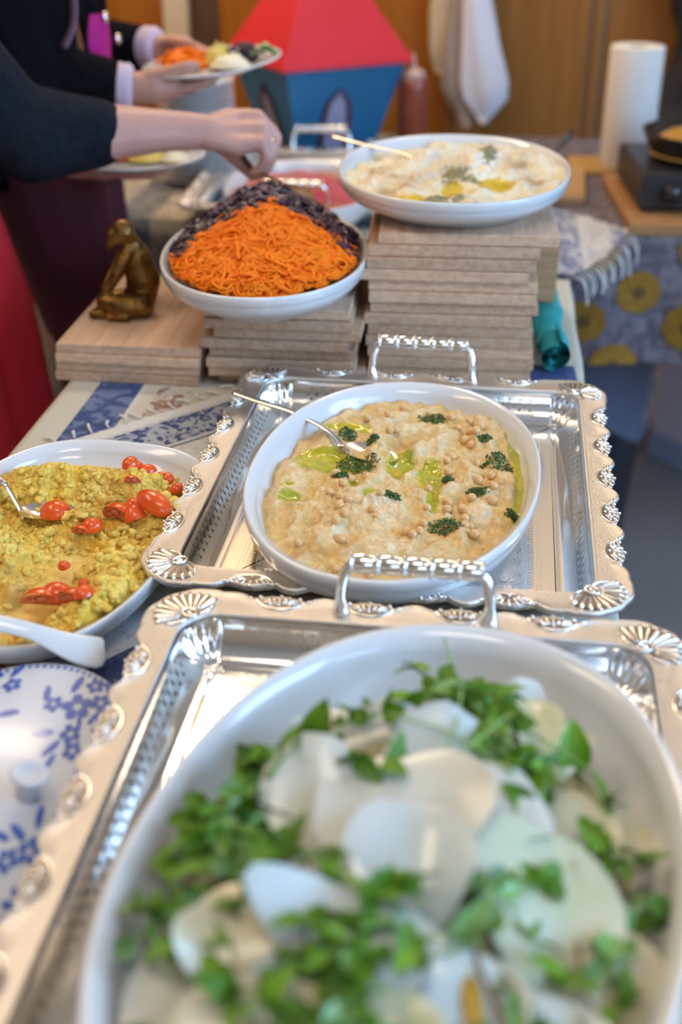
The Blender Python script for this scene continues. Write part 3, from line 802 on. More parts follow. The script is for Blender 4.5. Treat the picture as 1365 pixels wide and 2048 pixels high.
GREENS = [(-0.0102, 0.6519, 0.0312, 0.0312, 9, 'at the back rim'), (0.0089, 0.6084, 0.0312, 0.0333, 8, 'just in front of the back rim'), (0.0262, 0.5726, 0.0286, 0.0291, 8, 'behind the white slices'), (-0.1245, 0.5159, 0.0286, 0.0416, 12, 'along the left side'), (-0.1352, 0.4921, 0.0234, 0.0374, 8, 'below those along the left side'), (-0.1071, 0.5598, 0.0234, 0.025, 7, 'at the back left'), (-0.14, 0.4393, 0.0208, 0.0374, 8, 'on the left wall'), (-0.1099, 0.454, 0.0286, 0.0291, 8, 'left of the middle'), (-0.068, 0.4097, 0.0338, 0.0333, 8, 'at the front left'), (-0.047, 0.3957, 0.0286, 0.0291, 6, 'at the front under the wedge slice'), (-0.1288, 0.3788, 0.0234, 0.0333, 7, 'in the front left corner'), (0.0226, 0.4845, 0.013, 0.0291, 3, 'on the pale green slice'), (0.0508, 0.5342, 0.0156, 0.025, 3, 'right of the middle'), (0.0703, 0.4875, 0.0286, 0.0166, 4, 'at the right on the bare floor'), (0.1065, 0.4806, 0.013, 0.0166, 2, 'at the right wall'), (0.091, 0.4416, 0.0286, 0.0146, 3, 'at the front right'), (0.086, 0.5692, 0.0195, 0.0208, 5, 'at the back right'), (0.0926, 0.5361, 0.0117, 0.0208, 3, 'under the pointed yellowish slice'), (0.0575, 0.4228, 0.0234, 0.0333, 5, 'at the front right of centre'), (-0.0287, 0.4449, 0.0234, 0.0187, 4, 'on the wedge slice'), (-0.0703, 0.4673, 0.0156, 0.0125, 2, 'below the pinkish slice'), (0.0038, 0.4334, 0.0208, 0.025, 4, 'right of the wedge slice'), (-0.0591, 0.5548, 0.013, 0.025, 3, 'behind the large slice'), (-0.0572, 0.6042, 0.013, 0.0166, 3, 'at the back'), (-0.0795, 0.3759, 0.0312, 0.025, 5, 'at the very front left'), (0.0166, 0.3834, 0.0312, 0.0208, 5, 'at the very front beside the brown stalk'), (-0.0298, 0.3734, 0.0312, 0.0208, 5, 'at the very front'), (0.0806, 0.4046, 0.0156, 0.0416, 3, 'on the cream slice at the front right'), (0.1131, 0.5045, 0.0104, 0.025, 1, 'high on the right wall')]
LEAFUP = [(-0.0899, 0.5897), (0.0751, 0.612)]
STEMS = [[(0.011, 0.4467), (0.0184, 0.4222), (0.0296, 0.3999), (0.0438, 0.3686)], [(0.0697, 0.4633), (0.0727, 0.4361), (0.0767, 0.4057), (0.0807, 0.3768)]]
SQUASH = [(0.0121, 0.422), (0.0154, 0.4029)]
LABP = [(-0.0482, 1.6051, 0.0172, 0.044, ('g', 1)), (-0.0619, 1.4684, 0.017, 0.0336, ('g', 1)), (-0.004, 1.7227, 0.0134, 0.0761, ('g', 1)), (-0.0243, 1.5735, 0.0146, 0.0191, ('g', 0.7)), (-0.0773, 1.441, 0.0136, 0.0204, ('g', 0.9)), (-0.0347, 1.4848, 0.0085, 0.0215, ('g', 0.7)), (0.0051, 1.5646, 0.0212, 0.0281, ('o', 1.4)), (-0.0475, 1.5327, 0.0143, 0.0405, ('o', 1)), (-0.1114, 1.471, 0.0128, 0.0297, ('o', 0.9)), (-0.0864, 1.4828, 0.0118, 0.0258, ('o', 0.8)), (0.023, 1.5697, 0.0089, 0.019, ('o', 0.6)), (-0.1314, 1.4772, 0.0118, 0.0382, ('b', 1)), (-0.118, 1.5523, 0.0134, 0.0234, ('b', 1)), (0.0522, 1.5829, 0.0135, 0.0192, ('b', 1)), (0.0347, 1.6831, 0.0143, 0.0475, ('b', 0.7)), (-0.1474, 1.6236, 0.0117, 0.0254, ('b', 1)), (-0.0106, 1.4577, 0.021, 0.0249, ('b', 0.35)), (-0.0918, 1.5652, 0.0225, 0.0468, ('b', 0.25)), (-0.0623, 1.6604, 0.0296, 0.0517, ('b', 0.25))]
HAND1 = {'wrist': (-0.3968, 1.7, 1.0076), 'k1': (-0.35, 1.752, 1.0194), 'k2': (-0.3336, 1.735, 1.0216), 'k3': (-0.3224, 1.715, 1.0099), 'k4': (-0.3207, 1.695, 0.9954), 'p1': (-0.3165, 1.757, 0.9984), 'p2': (-0.3081, 1.737, 0.9928), 'p3': (-0.3076, 1.715, 0.9785), 'p4': (-0.3128, 1.695, 0.9737), 'd1': (-0.3189, 1.745, 0.9705), 'd2': (-0.3147, 1.728, 0.9622), 'd3': (-0.316, 1.71, 0.957), 'd4': (-0.3237, 1.697, 0.9576), 't1': (-0.3325, 1.735, 0.9474), 't2': (-0.3288, 1.722, 0.9433), 't3': (-0.3309, 1.71, 0.9446), 't4': (-0.336, 1.7, 0.9517), 'th0': (-0.3806, 1.72, 0.9846), 'th1': (-0.3615, 1.735, 0.9573), 'th2': (-0.3418, 1.725, 0.9423), 'spA': (-0.3367, 1.712, 0.9539), 'spB': (-0.2808, 1.665, 0.9427)}
SPOON_H = [(-0.276, 1.245, 0.8089), (-0.2439, 1.228, 0.8068), (-0.2058, 1.205, 0.8067), (-0.174, 1.178, 0.8067), (-0.1517, 1.15, 0.8066), (-0.1381, 1.118, 0.8091)]
SPOON_HB = [(-0.1393, 1.1369), (-0.0753, 1.1182)]
SPOON_L = [(-0.2322, 1.78, 0.9881), (-0.1737, 1.745, 0.9834), (-0.1284, 1.715, 0.9818), (-0.0915, 1.69, 0.9746)]
SPOON_F = [(-0.4637, 1.0051), (-0.4546, 1.002), (-0.4401, 0.998), (-0.4016, 1.0049)]
HOUSE = [(-0.6638, 2.9799), (-0.433, 2.5795), (-0.1787, 2.7624)]

# ================================================================ WHITE OVAL DISHES
def dish_mesh(a, b, h, n=96, flare=0.80, lip=0.006, t=0.0042, pw=2.15):
    """oval baking dish: outer profile up, rim, inner profile down"""
    prof = [(flare * 0.90, 0.0), (flare * 0.93, 0.0022), (flare * 0.96, 0.006)]
    for i in range(1, 8):
        q = i / 7
        prof.append((flare + (1 - flare) * (1 - (1 - q) ** 1.7) - 0.012, 0.006 + (h - 0.020) * q))
    prof += [(0.990, h - 0.0125), (1.0, h - 0.011), (1.004, h - 0.003), (1.0, h - 0.0005), (0.985, h), (0.972, h - 0.002)]
    ti = t / a * 2.2
    for i in range(7, -1, -1):
        q = i / 7
        prof.append(((flare - ti + (1 - flare) * (1 - (1 - q) ** 1.7)) - 0.004, 0.0095 + (h - 0.016) * q))
    prof += [(flare * 0.82, 0.0072), (flare * 0.4, 0.0068)]
    rows = []
    for r, z in prof:
        row = []
        for k in range(n):
            th = 2 * PI * k / n
            c, s = math.cos(th), math.sin(th)
            e = 2 / pw
            row.append((a * r * math.copysign(abs(c) ** e, c), b * r * math.copysign(abs(s) ** e, s), z))
        rows.append(row)
    mb = MB(); mb.grid(rows, closed_u=True)
    mb.f.append(tuple(range(n))[::-1]); mb.f.append(tuple((len(rows) - 1) * n + k for k in range(n)))
    return mb
def dish(label, cx, cy, z, a, b, h, rz, **k):
    o = dish_mesh(a, b, h, **k).build('oval_dish', M['porcelain'], loc=(cx, cy, z), rot=(0, 0, rz))
    tag(o, label, 'dish', 'white oval porcelain dishes')
    return o
HUM = (-0.077, 1.066, 0.7600, 0.143, 0.219, 0.0565, R(-3.4))
SAL = (-0.024, 0.505, 0.7700, 0.158, 0.236, 0.0830, R(-11))
CAR = (-0.280, 1.485, 0.8585, 0.131, 0.196, 0.0480, R(5))
LAB = (-0.049, 1.632, 0.9405, 0.153, 0.202, 0.0450, R(0.5))
FAV = (-0.392, 0.945, 0.7550, 0.127, 0.195, 0.0370, R(-6.5))
BEE = (-0.340, 2.180, 0.7620, 0.140, 0.200, 0.0600, R(2))
dish('white oval dish of hummus with chickpeas on the middle silver tray', *HUM)
dish('large white oval dish of green salad on the nearest silver tray', *SAL, flare=0.78)
dish('white oval dish of carrot and red cabbage on a low board stack', *CAR)
dish('white oval dish of white cheese on top of the tall board stack', *LAB)
fava_dish = dish('white rounded dish of yellow mash with tomato at the table edge', *FAV, pw=2.9, flare=0.86)
dish('white oval dish of pink beetroot dip on the far silver tray', *BEE)
def oval_local(D, x, y):
    dx, dy = x - D[0], y - D[1]
    c, s = math.cos(-D[6]), math.sin(-D[6])
    return dx * c - dy * s, dx * s + dy * c
def food(name, D, m, zfun, colfun, nr=90, nt=200, rmax=0.95, label='', cat='food', pw=2.15, extra=None):
    """food filling a dish: polar sheet with relief and pigment, closed below. zfun(x, y, q) -> height over the dish foot, world x, y; q = 0 centre .. 1 wall"""
    cx, cy, z0, a, b, h, rz = D
    mb = MB(); mb.c = []
    co, si = math.cos(rz), math.sin(rz)
    rows = []
    e = 2 / pw
    for i in range(nr + 1):
        q = (i + 0.02) / nr
        row = []
        for k in range(nt):
            th = 2 * PI * k / nt
            c, s = math.cos(th), math.sin(th)
            lx = a * rmax * q * math.copysign(abs(c) ** e, c); ly = b * rmax * q * math.copysign(abs(s) ** e, s)
            wx, wy = cx + lx * co - ly * si, cy + lx * si + ly * co
            z = zfun(wx, wy, q)
            row.append((lx, ly, z)); mb.c.append(colfun(wx, wy, q, z))
        rows.append(row)
    mb.grid(rows, closed_u=True)
    if extra: extra(mb)
    o = mb.build(name, m, loc=(cx, cy, z0), rot=(0, 0, rz))
    tag(o, label, cat)
    return o
def gsum(lst, x, y, k=1.0):
    r = 0
    for px, py, rx, ry, a in lst:
        d = ((x - px) / (rx * k)) ** 2 + ((y - py) / (ry * k)) ** 2
        if d < 6: r += a * math.exp(-d * 1.2)
    return r

# ================================================================ FOOD IN THE DISHES
rnd = random.Random(11)
M['hummus'] = mat_food('hummus', 0.38, 0.04, 0.1, 0.5, 300, 0.16, 160)
M['mash'] = mat_food('yellow_mash', 0.6, 0.3, 0.15, 0.6, 260, 0.20, 90)
M['cheese'] = mat_food('soft_cheese', 0.35, 0.05, 0.2, 0.4, 250, 0.08, 120)
M['beet'] = mat_food('beet_dip', 0.35, 0.08, 0.1, 0.3, 200, 0.15, 80)
M['chickpea'] = mat('chickpea', (0.72, 0.45, 0.20), 0.36, sss=0.15, bump=0.1, bscale=200, coat=0.2)
M['parsley'] = mat('chopped_parsley', (0.025, 0.075, 0.012), 0.5, col2=(0.06, 0.15, 0.025), nscale=300)
M['tomato'] = mat('tomato_skin', (0.74, 0.070, 0.006), 0.22, coat=0.35, sss=0.1, col2=(0.84, 0.12, 0.012), nscale=60)
M['tomflesh'] = mat('tomato_flesh', (0.66, 0.10, 0.05), 0.2, sss=0.3, coat=0.4, col2=(0.72, 0.22, 0.11), nscale=260)
M['carrot'] = mat('grated_carrot', (0.92, 0.165, 0.002), 0.55, spec=0.2, sss=0.2, col2=(0.95, 0.22, 0.004), nscale=60)
M['cabbage'] = mat('red_cabbage', (0.026, 0.009, 0.026), 0.22, coat=0.5, col2=(0.062, 0.022, 0.062), nscale=45)

# ---- hummus
HO = HUM_OIL; HD = HUM_DUST
HW = [(-0.10, 1.02, 0.03, 0.035, 1), (-0.085, 0.985, 0.02, 0.03, .8), (0.012, 1.005, 0.012, 0.03, .9), (-0.125, 0.955, 0.015, 0.02, .9), (0.01, 1.14, 0.02, 0.02, .6), (-0.075, 0.93, 0.02, 0.02, .8), (-0.10, 1.20, 0.03, 0.03, .5), (-0.02, 0.93, .03, .02, .5), (-0.18, 1.05, .015, .03, .7)]
def hum_relief(x, y):
    dx, dy = x + 0.045, y - 1.105
    r = math.hypot(dx, dy * 0.75); a = math.atan2(dy, dx)
    sw = math.sin(r * 190 + a * 1.0) * 0.0020 * math.exp(-((r - 0.06) / 0.05) ** 2)
    rough = 0.0058 * fbm((x * 36, y * 26, 4.0), 4) + 0.0042 * (1 - 2 * abs(noise.noise(Vector((x * 48 + 5 * y, y * 30, 2.2))))) + 0.0016 * fbm((x * 150, y * 120, 7.0), 3)
    lump = 0.010 * math.exp(-(((x + 0.10) / 0.028) ** 2 + ((y - 1.015) / 0.03) ** 2)) + 0.007 * math.exp(-(((x + 0.052) / 0.018) ** 2 + ((y - 1.14) / 0.02) ** 2)) + 0.005 * math.exp(-(((x + 0.078) / 0.02) ** 2 + ((y - 0.935) / 0.02) ** 2))
    return sw + rough + lump
def hum_z(x, y, q):
    o = min(1.2, gsum(HO, x, y, 1.2))
    lx, ly = oval_local(HUM, x, y)
    # scraped away at the left, where the porcelain shows above
    dip = 0.012 * sstep(0.06, 0.13, -lx) * sstep(0.75, 1.0, q)
    z = 0.0385 + hum_relief(x, y) * (1 - 0.7 * min(1, o)) - 0.0045 * min(1, o) - dip - 0.004 * sstep(0.93, 1.0, q)
    return z
def hum_c(x, y, q, z):
    o = min(1.0, gsum(HO, x, y, 1.25) * 1.3); d = min(1, gsum(HD, x, y)); w = min(1, gsum(HW, x, y))
    w = max(w, sstep(0.0015, 0.006, hum_relief(x, y)) * 0.5)
    n = 0.5 + 0.9 * fbm((x * 60, y * 60, 2.2), 3)
    c = mix3((0.66, 0.455, 0.175), (0.74, 0.62, 0.41), min(1, max(0, w * 1.2 + 0.5 * (n - .5))))
    dd = min(1, d * 1.0 * max(0, min(1, n * 1.3)) + 0.22 * max(0, n - 0.5))
    c = mix3(c, (0.45, 0.25, 0.065), dd)
    so = sstep(0.35, 0.75, o + 0.12 * (n - 0.5))
    g = 0.5 + 0.9 * fbm((x * 25, y * 25, 9.2), 2)
    c = mix3(c, mix3((0.50, 0.43, 0.012), (0.30, 0.34, 0.015), min(1, max(0, g))), so * 0.92)
    ed = sstep(0.93, 1.0, q)
    c = mix3(c, (0.38, 0.29, 0.03), ed * 0.5)
    return (*c, min(1, so + 0.6 * ed + 0.25 * dd))
food('hummus', HUM, M['hummus'], hum_z, hum_c, 130, 300, 0.965, 'creamy hummus with swirls of green oil in the middle oval dish')
HZ = lambda x, y: HUM[2] + hum_z(x, y, 0.5)
# chickpeas, one by one
cp = MB().ell((0, 0, 0), (0.0056, 0.0050, 0.0049), None, 12, 8)
cp.ell((0.0052, 0.0, 0.0008), (0.0016, 0.0012, 0.0012), None, 6, 4)
mcp = cp.mesh('chickpea'); mcp.materials.append(M['chickpea'])
for i, (x, y) in enumerate(CHICKPEAS):
    o = bpy.data.objects.new('chickpea', mcp); COL.objects.link(o)
    s = rnd.uniform(0.82, 1.05)
    o.scale = (s, s, s); o.rotation_euler = (rnd.uniform(-.6, .6), rnd.uniform(-.6, .6), rnd.uniform(0, 6.28))
    o.location = (x, y, HZ(x, y) + 0.0022)
    tag(o, 'round beige chickpea on the hummus in the middle dish', 'chickpea', 'chickpeas on the hummus')
# parsley clumps: many tiny chopped flakes each
def parsley_clump(x, y, r, seed):
    q = random.Random(seed); mb = MB()
    n = int(60 + 9000 * r)
    for i in range(n):
        a = q.uniform(0, 2 * PI); d = r * math.sqrt(q.random()) * q.uniform(0.7, 1.15)
        px, py = d * math.cos(a) * (1.15 if r > .012 else 1), d * math.sin(a)
        h = 0.0045 * max(0.1, 1 - (d / r) ** 2) * q.uniform(0.3, 1)
        m = Euler((q.uniform(-1.0, 1.0), q.uniform(-1.0, 1.0), q.uniform(0, 6.28))).to_matrix().to_4x4()
        L, w = q.uniform(0.0012, 0.0026), q.uniform(0.0007, 0.0014)
        vs = [Vector((-L, 0, 0)), Vector((0, -w, 0.0004)), Vector((L, 0, 0)), Vector((0, w, 0.0004)), Vector((0, 0, 0.0009)), Vector((0, 0, -0.0003))]
        vs = [m @ v + Vector((px, py, h + HZ(x + px, y + py) - HZ(x, y))) for v in vs]
        mb.add(vs, [(0, 1, 4), (1, 2, 4), (2, 3, 4), (3, 0, 4), (1, 0, 5), (2, 1, 5), (3, 2, 5), (0, 3, 5)])
    return mb
for i, (x, y, r, n) in enumerate(PARSLEY):
    o = parsley_clump(x, y, r, i).build('parsley_clump', M['parsley'], None, False, loc=(x, y, HZ(x, y) + 0.001))
    tag(o, 'dark green chopped parsley clump, ' + n, 'parsley', 'parsley clumps on the hummus')

# ---- yellow mash with tomatoes
FM = [(-0.44, 1.055, .05, .035, 1), (-0.38, 1.05, .05, .03, .9), (-0.335, 1.055, .03, .03, .8), (-0.30, 1.00, .028, .035, 1.1), (-0.375, 0.985, .03, .02, .8), (-0.43, 0.90, .03, .03, .9),
      (-0.455, 0.93, .03, .03, .5), (-0.31, 0.91, .025, .025, .8), (-0.305, 0.86, .03, .035, 1.0), (-0.32, 0.82, .03, .03, .9), (-0.36, 0.775, .03, .025, .7), (-0.30, 0.79, .02, .03, .8), (-0.40, 0.80, .03, .02, .4), (-0.345, 0.90, .02, .02, .7), (-0.40, .86, .012, .02, .8)]
FS = [(-0.385, 0.845, .028, .045, 1), (-0.365, 0.90, .022, .03, 1), (-0.40, 0.80, .03, .03, .8), (-0.375, 0.935, .02, .018, .8), (-0.34, .855, .014, .025, .6)]
def fav_z(x, y, q):
    s = min(1, gsum(FS, x, y)); m = gsum(FM, x, y)
    p = (x * 38, y * 34, 1.7)
    b = 1 - abs(noise.noise(Vector(p))) * 2
    b2 = 1 - abs(noise.noise(Vector((x * 95, y * 85, 5.1)))) * 2
    b3 = noise.fractal(Vector((x * 230, y * 210, 2.1)), 0.8, 2.0, 3)
    hole = 0.014 * math.exp(-(((x + 0.314) / 0.011) ** 2 + ((y - 0.995) / 0.010) ** 2))
    z = 0.007 + 0.025 * min(1.25, m) + (1 - s) * (0.0080 * b + 0.0030 * b2 + 0.0012 * b3) - 0.008 * s + 0.0006 * b3 * s - hole
    edge = sstep(0.9, 1.0, q)
    z = z * (1 - edge) + 0.016 * edge if z > .016 else z
    return max(min(z, 0.053), 0.0085)
def fav_c(x, y, q, z):
    s = min(1, gsum(FS, x, y))
    n = 0.5 + 0.9 * fbm((x * 30, y * 30, 4.4), 3)
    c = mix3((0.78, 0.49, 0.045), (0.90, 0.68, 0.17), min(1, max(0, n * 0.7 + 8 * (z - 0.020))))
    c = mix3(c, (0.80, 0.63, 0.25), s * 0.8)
    t = max(0, fbm((x * 18, y * 18, 8.8), 2))
    c = mix3(c, (0.60, 0.30, 0.04), min(.6, t * 0.9))
    return (*c, 0.25 * s)
def fav_crumbs(mb):
    q = random.Random(5)
    co, si = math.cos(FAV[6]), math.sin(FAV[6])
    n = 0
    while n < 3200:
        lx, ly = q.uniform(-.115, .115), q.uniform(-.18, .18)
        if abs(lx / .117) ** 2.8 + abs(ly / .182) ** 2.8 > 1: continue
        x, y = FAV[0] + lx * co - ly * si, FAV[1] + lx * si + ly * co
        s = min(1, gsum(FS, x, y))
        if q.random() < s * 1.15: continue
        n += 1
        if any(math.hypot(x - t[0], y - t[1]) < t[2] * 1.05 + 0.001 for t in TOMATO): continue
        r = q.choice((0.0010, 0.0014, 0.0018, 0.0024, 0.0034, 0.0046)) * q.uniform(0.8, 1.25)
        z = fav_z(x, y, 0.5) + q.uniform(-0.55, 0.30) * r
        k0 = len(mb.v)
        mb.ell((lx, ly, z), (r * q.uniform(.8, 1.5), r * q.uniform(.8, 1.3), r * q.uniform(.7, 1.0)), Matrix.Rotation(q.uniform(0, 3), 4, 'Z'), 9 if r > .002 else 6, 7 if r > .002 else 4)
        c0 = fav_c(x, y, 0.5, z)[:3]
        c = mix3(c0, (0.92, 0.70, 0.20), q.uniform(0, 0.6))
        for i in range(k0, len(mb.v)):
            p = Vector(mb.v[i]); d = (p - Vector((lx, ly, z)))
            w = 0.65 * noise.noise(p * 260) + 0.45 * noise.noise(p * 620) + 0.2 * noise.noise(p * 1400)
            p += d * w
            mb.v[i] = tuple(p)
            mb.c.append((*mix3(c, (0.55, 0.36, 0.035), max(0, -w) * 1.2), 0.0))
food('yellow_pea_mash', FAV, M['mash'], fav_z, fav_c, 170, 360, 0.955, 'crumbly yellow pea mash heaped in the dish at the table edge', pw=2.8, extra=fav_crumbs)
FZ = lambda x, y: FAV[2] + fav_z(x, y, 0.5)
def tomato_piece(x, y, r, seed, kind):
    """cherry tomato half or wedge: skin dome (own mesh) with the cut face as its part"""
    q = random.Random(seed)
    sk = MB(); fl = MB()
    nu, nv = 14, 6
    span = 2 * PI if kind == 'half' else PI * 0.95
    rows = []
    for i in range(nv + 1):
        p = PI / 2 * i / nv
        rows.append([(r * 1.12 * math.cos(p) * math.cos(span * k / nu), r * 0.95 * math.cos(p) * math.sin(span * k / nu), r * 0.92 * math.sin(p)) for k in range(nu + 1)])
    sk.grid(rows)
    if kind == 'half':
        fl.ell((0, 0, 0), (r * 1.09, r * 0.92, r * 0.10), None, 14, 4)
    else:
        prof = [(r * 1.1 * math.cos(t), 0, r * 0.9 * math.sin(t)) for t in [PI * i / 12 for i in range(13)]]
        fl.add([(0, r * 0.16, r * 0.25)] + prof, [(0, i + 1, i + 2) for i in range(12)] + [(0, 13, 1)])
        fl.ell((r * 0.1, r * 0.03, r * 0.4), (r * 0.35, r * 0.10, r * 0.22), None, 8, 5)
        fl.ell((-r * 0.45, r * 0.03, r * 0.25), (r * 0.26, r * 0.08, r * 0.16), None, 8, 5)
    o = sk.build('tomato_piece', M['tomato'])
    f = fl.build('cut_face', M['tomflesh'], o, label='pink seedy cut face')
    return o
TK = ['half', 'half', 'wedge', 'half', 'half', 'half', 'wedge', 'half', 'half', 'wedge', 'half', 'wedge', 'wedge', 'half', 'wedge', 'half', 'wedge', 'half', 'half', 'half']
def inside_mash(x, y, lim=0.80):
    lx, ly = oval_local(FAV, x, y)
    m = (abs(lx / FAV[3]) ** 2.8 + abs(ly / FAV[4]) ** 2.8) ** (1 / 2.8)
    f = min(1.0, lim / max(m, 1e-6))
    return FAV[0] + (x - FAV[0]) * f, FAV[1] + (y - FAV[1]) * f
for i, (x, y, r, n) in enumerate(TOMATO):
    x, y = inside_mash(x, y)
    o = tomato_piece(x, y, r * 1.22, i, TK[i])
    o.location = (x, y, max(FZ(x, y), FAV[2] + 0.020) + 0.003 + (r * 0.2 if TK[i] == 'half' else 0))
    a = rnd.uniform(-0.5, 0.5)
    if 'pointed' in n: o.rotation_euler = (0.5, 0.3, PI + .3); o.scale = (0.8, 1, 1.35)
    elif 'long wet' in n: o.rotation_euler = (0.25, 0.25, -0.5); o.scale = (1.1, 0.75, 0.75)
    elif TK[i] == 'wedge': o.rotation_euler = (0.35, a * 0.6, PI + a - PI * 0 if False else a)
    else: o.rotation_euler = (rnd.uniform(-.3, .3), rnd.uniform(-.3, .3), rnd.uniform(0, 6))
    tag(o, 'red ' + n, 'tomato', 'tomato pieces in the yellow mash')

# ---- shredded carrot and red cabbage
def car_h(x, y):
    lx, ly = oval_local(CAR, x, y)
    q2 = (lx / CAR[3]) ** 2 + (ly / CAR[4]) ** 2
    base = CAR[2] + 0.034 + 0.040 * max(0, 1 - q2) ** 0.6 + 0.006 * noise.noise(Vector((x * 34, y * 34, 3.0))) + 0.004 * noise.noise(Vector((x * 70, y * 70, 9.0)))
    peak = 0.034 * math.exp(-(((lx + 0.01) / 0.062) ** 2 + ((ly - 0.105) / 0.06) ** 2))
    cpk = 0.014 * math.exp(-(((lx - 0.01) / 0.06) ** 2 + ((ly + 0.01) / 0.06) ** 2))
    return base + peak + cpk, q2, lx, ly
def is_carrot(lx, ly):
    return ly < 0.050 - 2.2 * (lx - 0.01) ** 2 * 4 + 0.006 * math.sin(lx * 90) + (0.004 if lx < 0 else -0.012)
def shreds(name, test, n, rad, Lr, m, label, seed, curl, spread=0.006):
    q = random.Random(seed); mb = MB()
    # the packed heap under the loose shreds
    nn = 40; P = []; idx = {}
    for i in range(nn + 1):
        for j in range(nn + 1):
            x = CAR[0] + (i / nn - .5) * 0.30; y = CAR[1] + (j / nn - .5) * 0.42
            h, q2, lx, ly = car_h(x, y)
            if q2 < 0.86 and test(lx, ly):
                idx[(i, j)] = len(P); P.append((x, y, h - 0.005 + 0.002 * noise.noise(Vector((x * 90, y * 90, 0)))))
    F = []
    for (i, j) in idx:
        ks = [(i, j), (i + 1, j), (i + 1, j + 1), (i, j + 1)]
        if all(k in idx for k in ks): F.append(tuple(idx[k] for k in ks))
    mb.add(P, F)
    c = 0
    while c < n:
        x = CAR[0] + q.uniform(-.14, .14); y = CAR[1] + q.uniform(-.2, .2)
        h, q2, lx, ly = car_h(x, y)
        if q2 > (0.80 if ly < 0.05 else 0.86) or not test(lx, ly): continue
        c += 1
        a = q.uniform(0, 2 * PI); L = q.uniform(*Lr); cu = q.uniform(-curl, curl)
        lift = q.uniform(-0.003, spread * .6) if q.random() > 0.03 else q.uniform(0.003, 0.008)
        pts = []
        dz = q.uniform(-0.16, 0.16)
        px, py = x, y
        for k in range(6):
            hh = car_h(px, py)
            zz = min(hh[0], CAR[2] + .11) + lift + dz * (k - 2.5) * L / 5 * 0.5
            if hh[1] > 0.84:
                f_ = math.sqrt(0.84 / hh[1]); px = CAR[0] + (px - CAR[0]) * f_; py = CAR[1] + (py - CAR[1]) * f_
            pts.append((px, py, zz))
            px += math.cos(a) * L / 5; py += math.sin(a) * L / 5; a += cu / 5
        w = rad * q.uniform(0.7, 1.2)
        mb.tube(pts, [w * 0.5, w, w, w, w, w * 0.45], 4, True, 0.6)
    o = mb.build(name, m)
    tag(o, label, 'food', kind='stuff')
shreds('shredded_carrot', lambda lx, ly: is_carrot(lx, ly), 1900, 0.0027, (0.020, 0.042), M['carrot'], 'orange grated carrot heaped in the front of the oval dish', 3, 4.2)
shreds('shredded_red_cabbage', lambda lx, ly: not is_carrot(lx, ly), 1300, 0.0030, (0.012, 0.026), M['cabbage'], 'dark purple shredded cabbage piled behind the carrot', 4, 3.6, 0.011)

# ---- white cheese with herbs, oil and spice
LG = [(x, y, rx * 1.15, ry * 1.15, k[1] * 1.3) for x, y, rx, ry, k in LABP if k[0] == 'g']
LO = [(x, y, rx * 1.05, ry * 1.1, k[1] * 1.2) for x, y, rx, ry, k in LABP if k[0] == 'o']
LB = [(x, y, rx * 1.25, ry * 1.25, k[1] * 2.2) for x, y, rx, ry, k in LABP if k[0] == 'b']
def lab_z(x, y, q):
    o = min(1, gsum(LO, x, y)); g = min(1, gsum(LG, x, y))
    r = 0.0085 * fbm((x * 26, y * 22, 1.1), 4) + 0.0030 * fbm((x * 110, y * 100, 1.9), 3)
    back = 0.010 * math.exp(-(((x + 0.03) / 0.07) ** 2 + ((y - 1.70) / 0.05) ** 2))
    lf = -0.012 * sstep(0.5, 1.0, q) * (1 if x < -0.09 and y > 1.62 else 0.25)
    return 0.0385 + back + lf + r * (1 - 0.8 * o) - 0.004 * o + g * 0.0035 * abs(noise.noise(Vector((x * 260, y * 260, 1))))
def lab_c(x, y, q, z):
    n = 0.5 + 0.9 * fbm((x * 45, y * 45, 2.2), 3)
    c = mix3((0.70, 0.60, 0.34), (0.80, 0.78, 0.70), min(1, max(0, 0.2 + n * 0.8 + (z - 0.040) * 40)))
    b = min(1, gsum(LB, x, y)) * min(1, max(0, 0.2 + n)); c = mix3(c, (0.36, 0.20, 0.055), b * 0.85)
    o = sstep(0.3, 0.7, min(1, gsum(LO, x, y))); c = mix3(c, (0.62, 0.44, 0.012), o)
    n2 = 0.5 + 0.9 * fbm((x * 140, y * 140, 6.2), 2)
    g = sstep(0.45, 0.75, min(1, gsum(LG, x, y)) * 0.85 + 0.5 * (n2 - 0.3)); c = mix3(c, (0.10, 0.115, 0.035), g * 0.85)
    return (*c, max(o, g * 0.4))
food('white_cheese', LAB, M['cheese'], lab_z, lab_c, 90, 220, 0.96, 'rough white cheese with herbs, yellow oil and brown spice on the tall stack')
# ---- beetroot dip
def bee_z(x, y, q): return 0.042 + 0.004 * fbm((x * 25, y * 25, 3), 3)
def bee_c(x, y, q, z):
    n = 0.5 + 0.9 * fbm((x * 22, y * 22, 3.3), 3)
    c = mix3((0.36, 0.035, 0.065), (0.52, 0.12, 0.14), min(1, max(0, n)))
    b = max(0, fbm((x * 14 + 3, y * 14, 5.5), 2)); c = mix3(c, (0.40, 0.17, 0.06), min(.8, b * 1.6))
    return (*c, 0.3)
food('beetroot_dip', BEE, M['beet'], bee_z, bee_c, 40, 100, 0.955, 'pink beetroot dip with brown oil in the far oval dish')

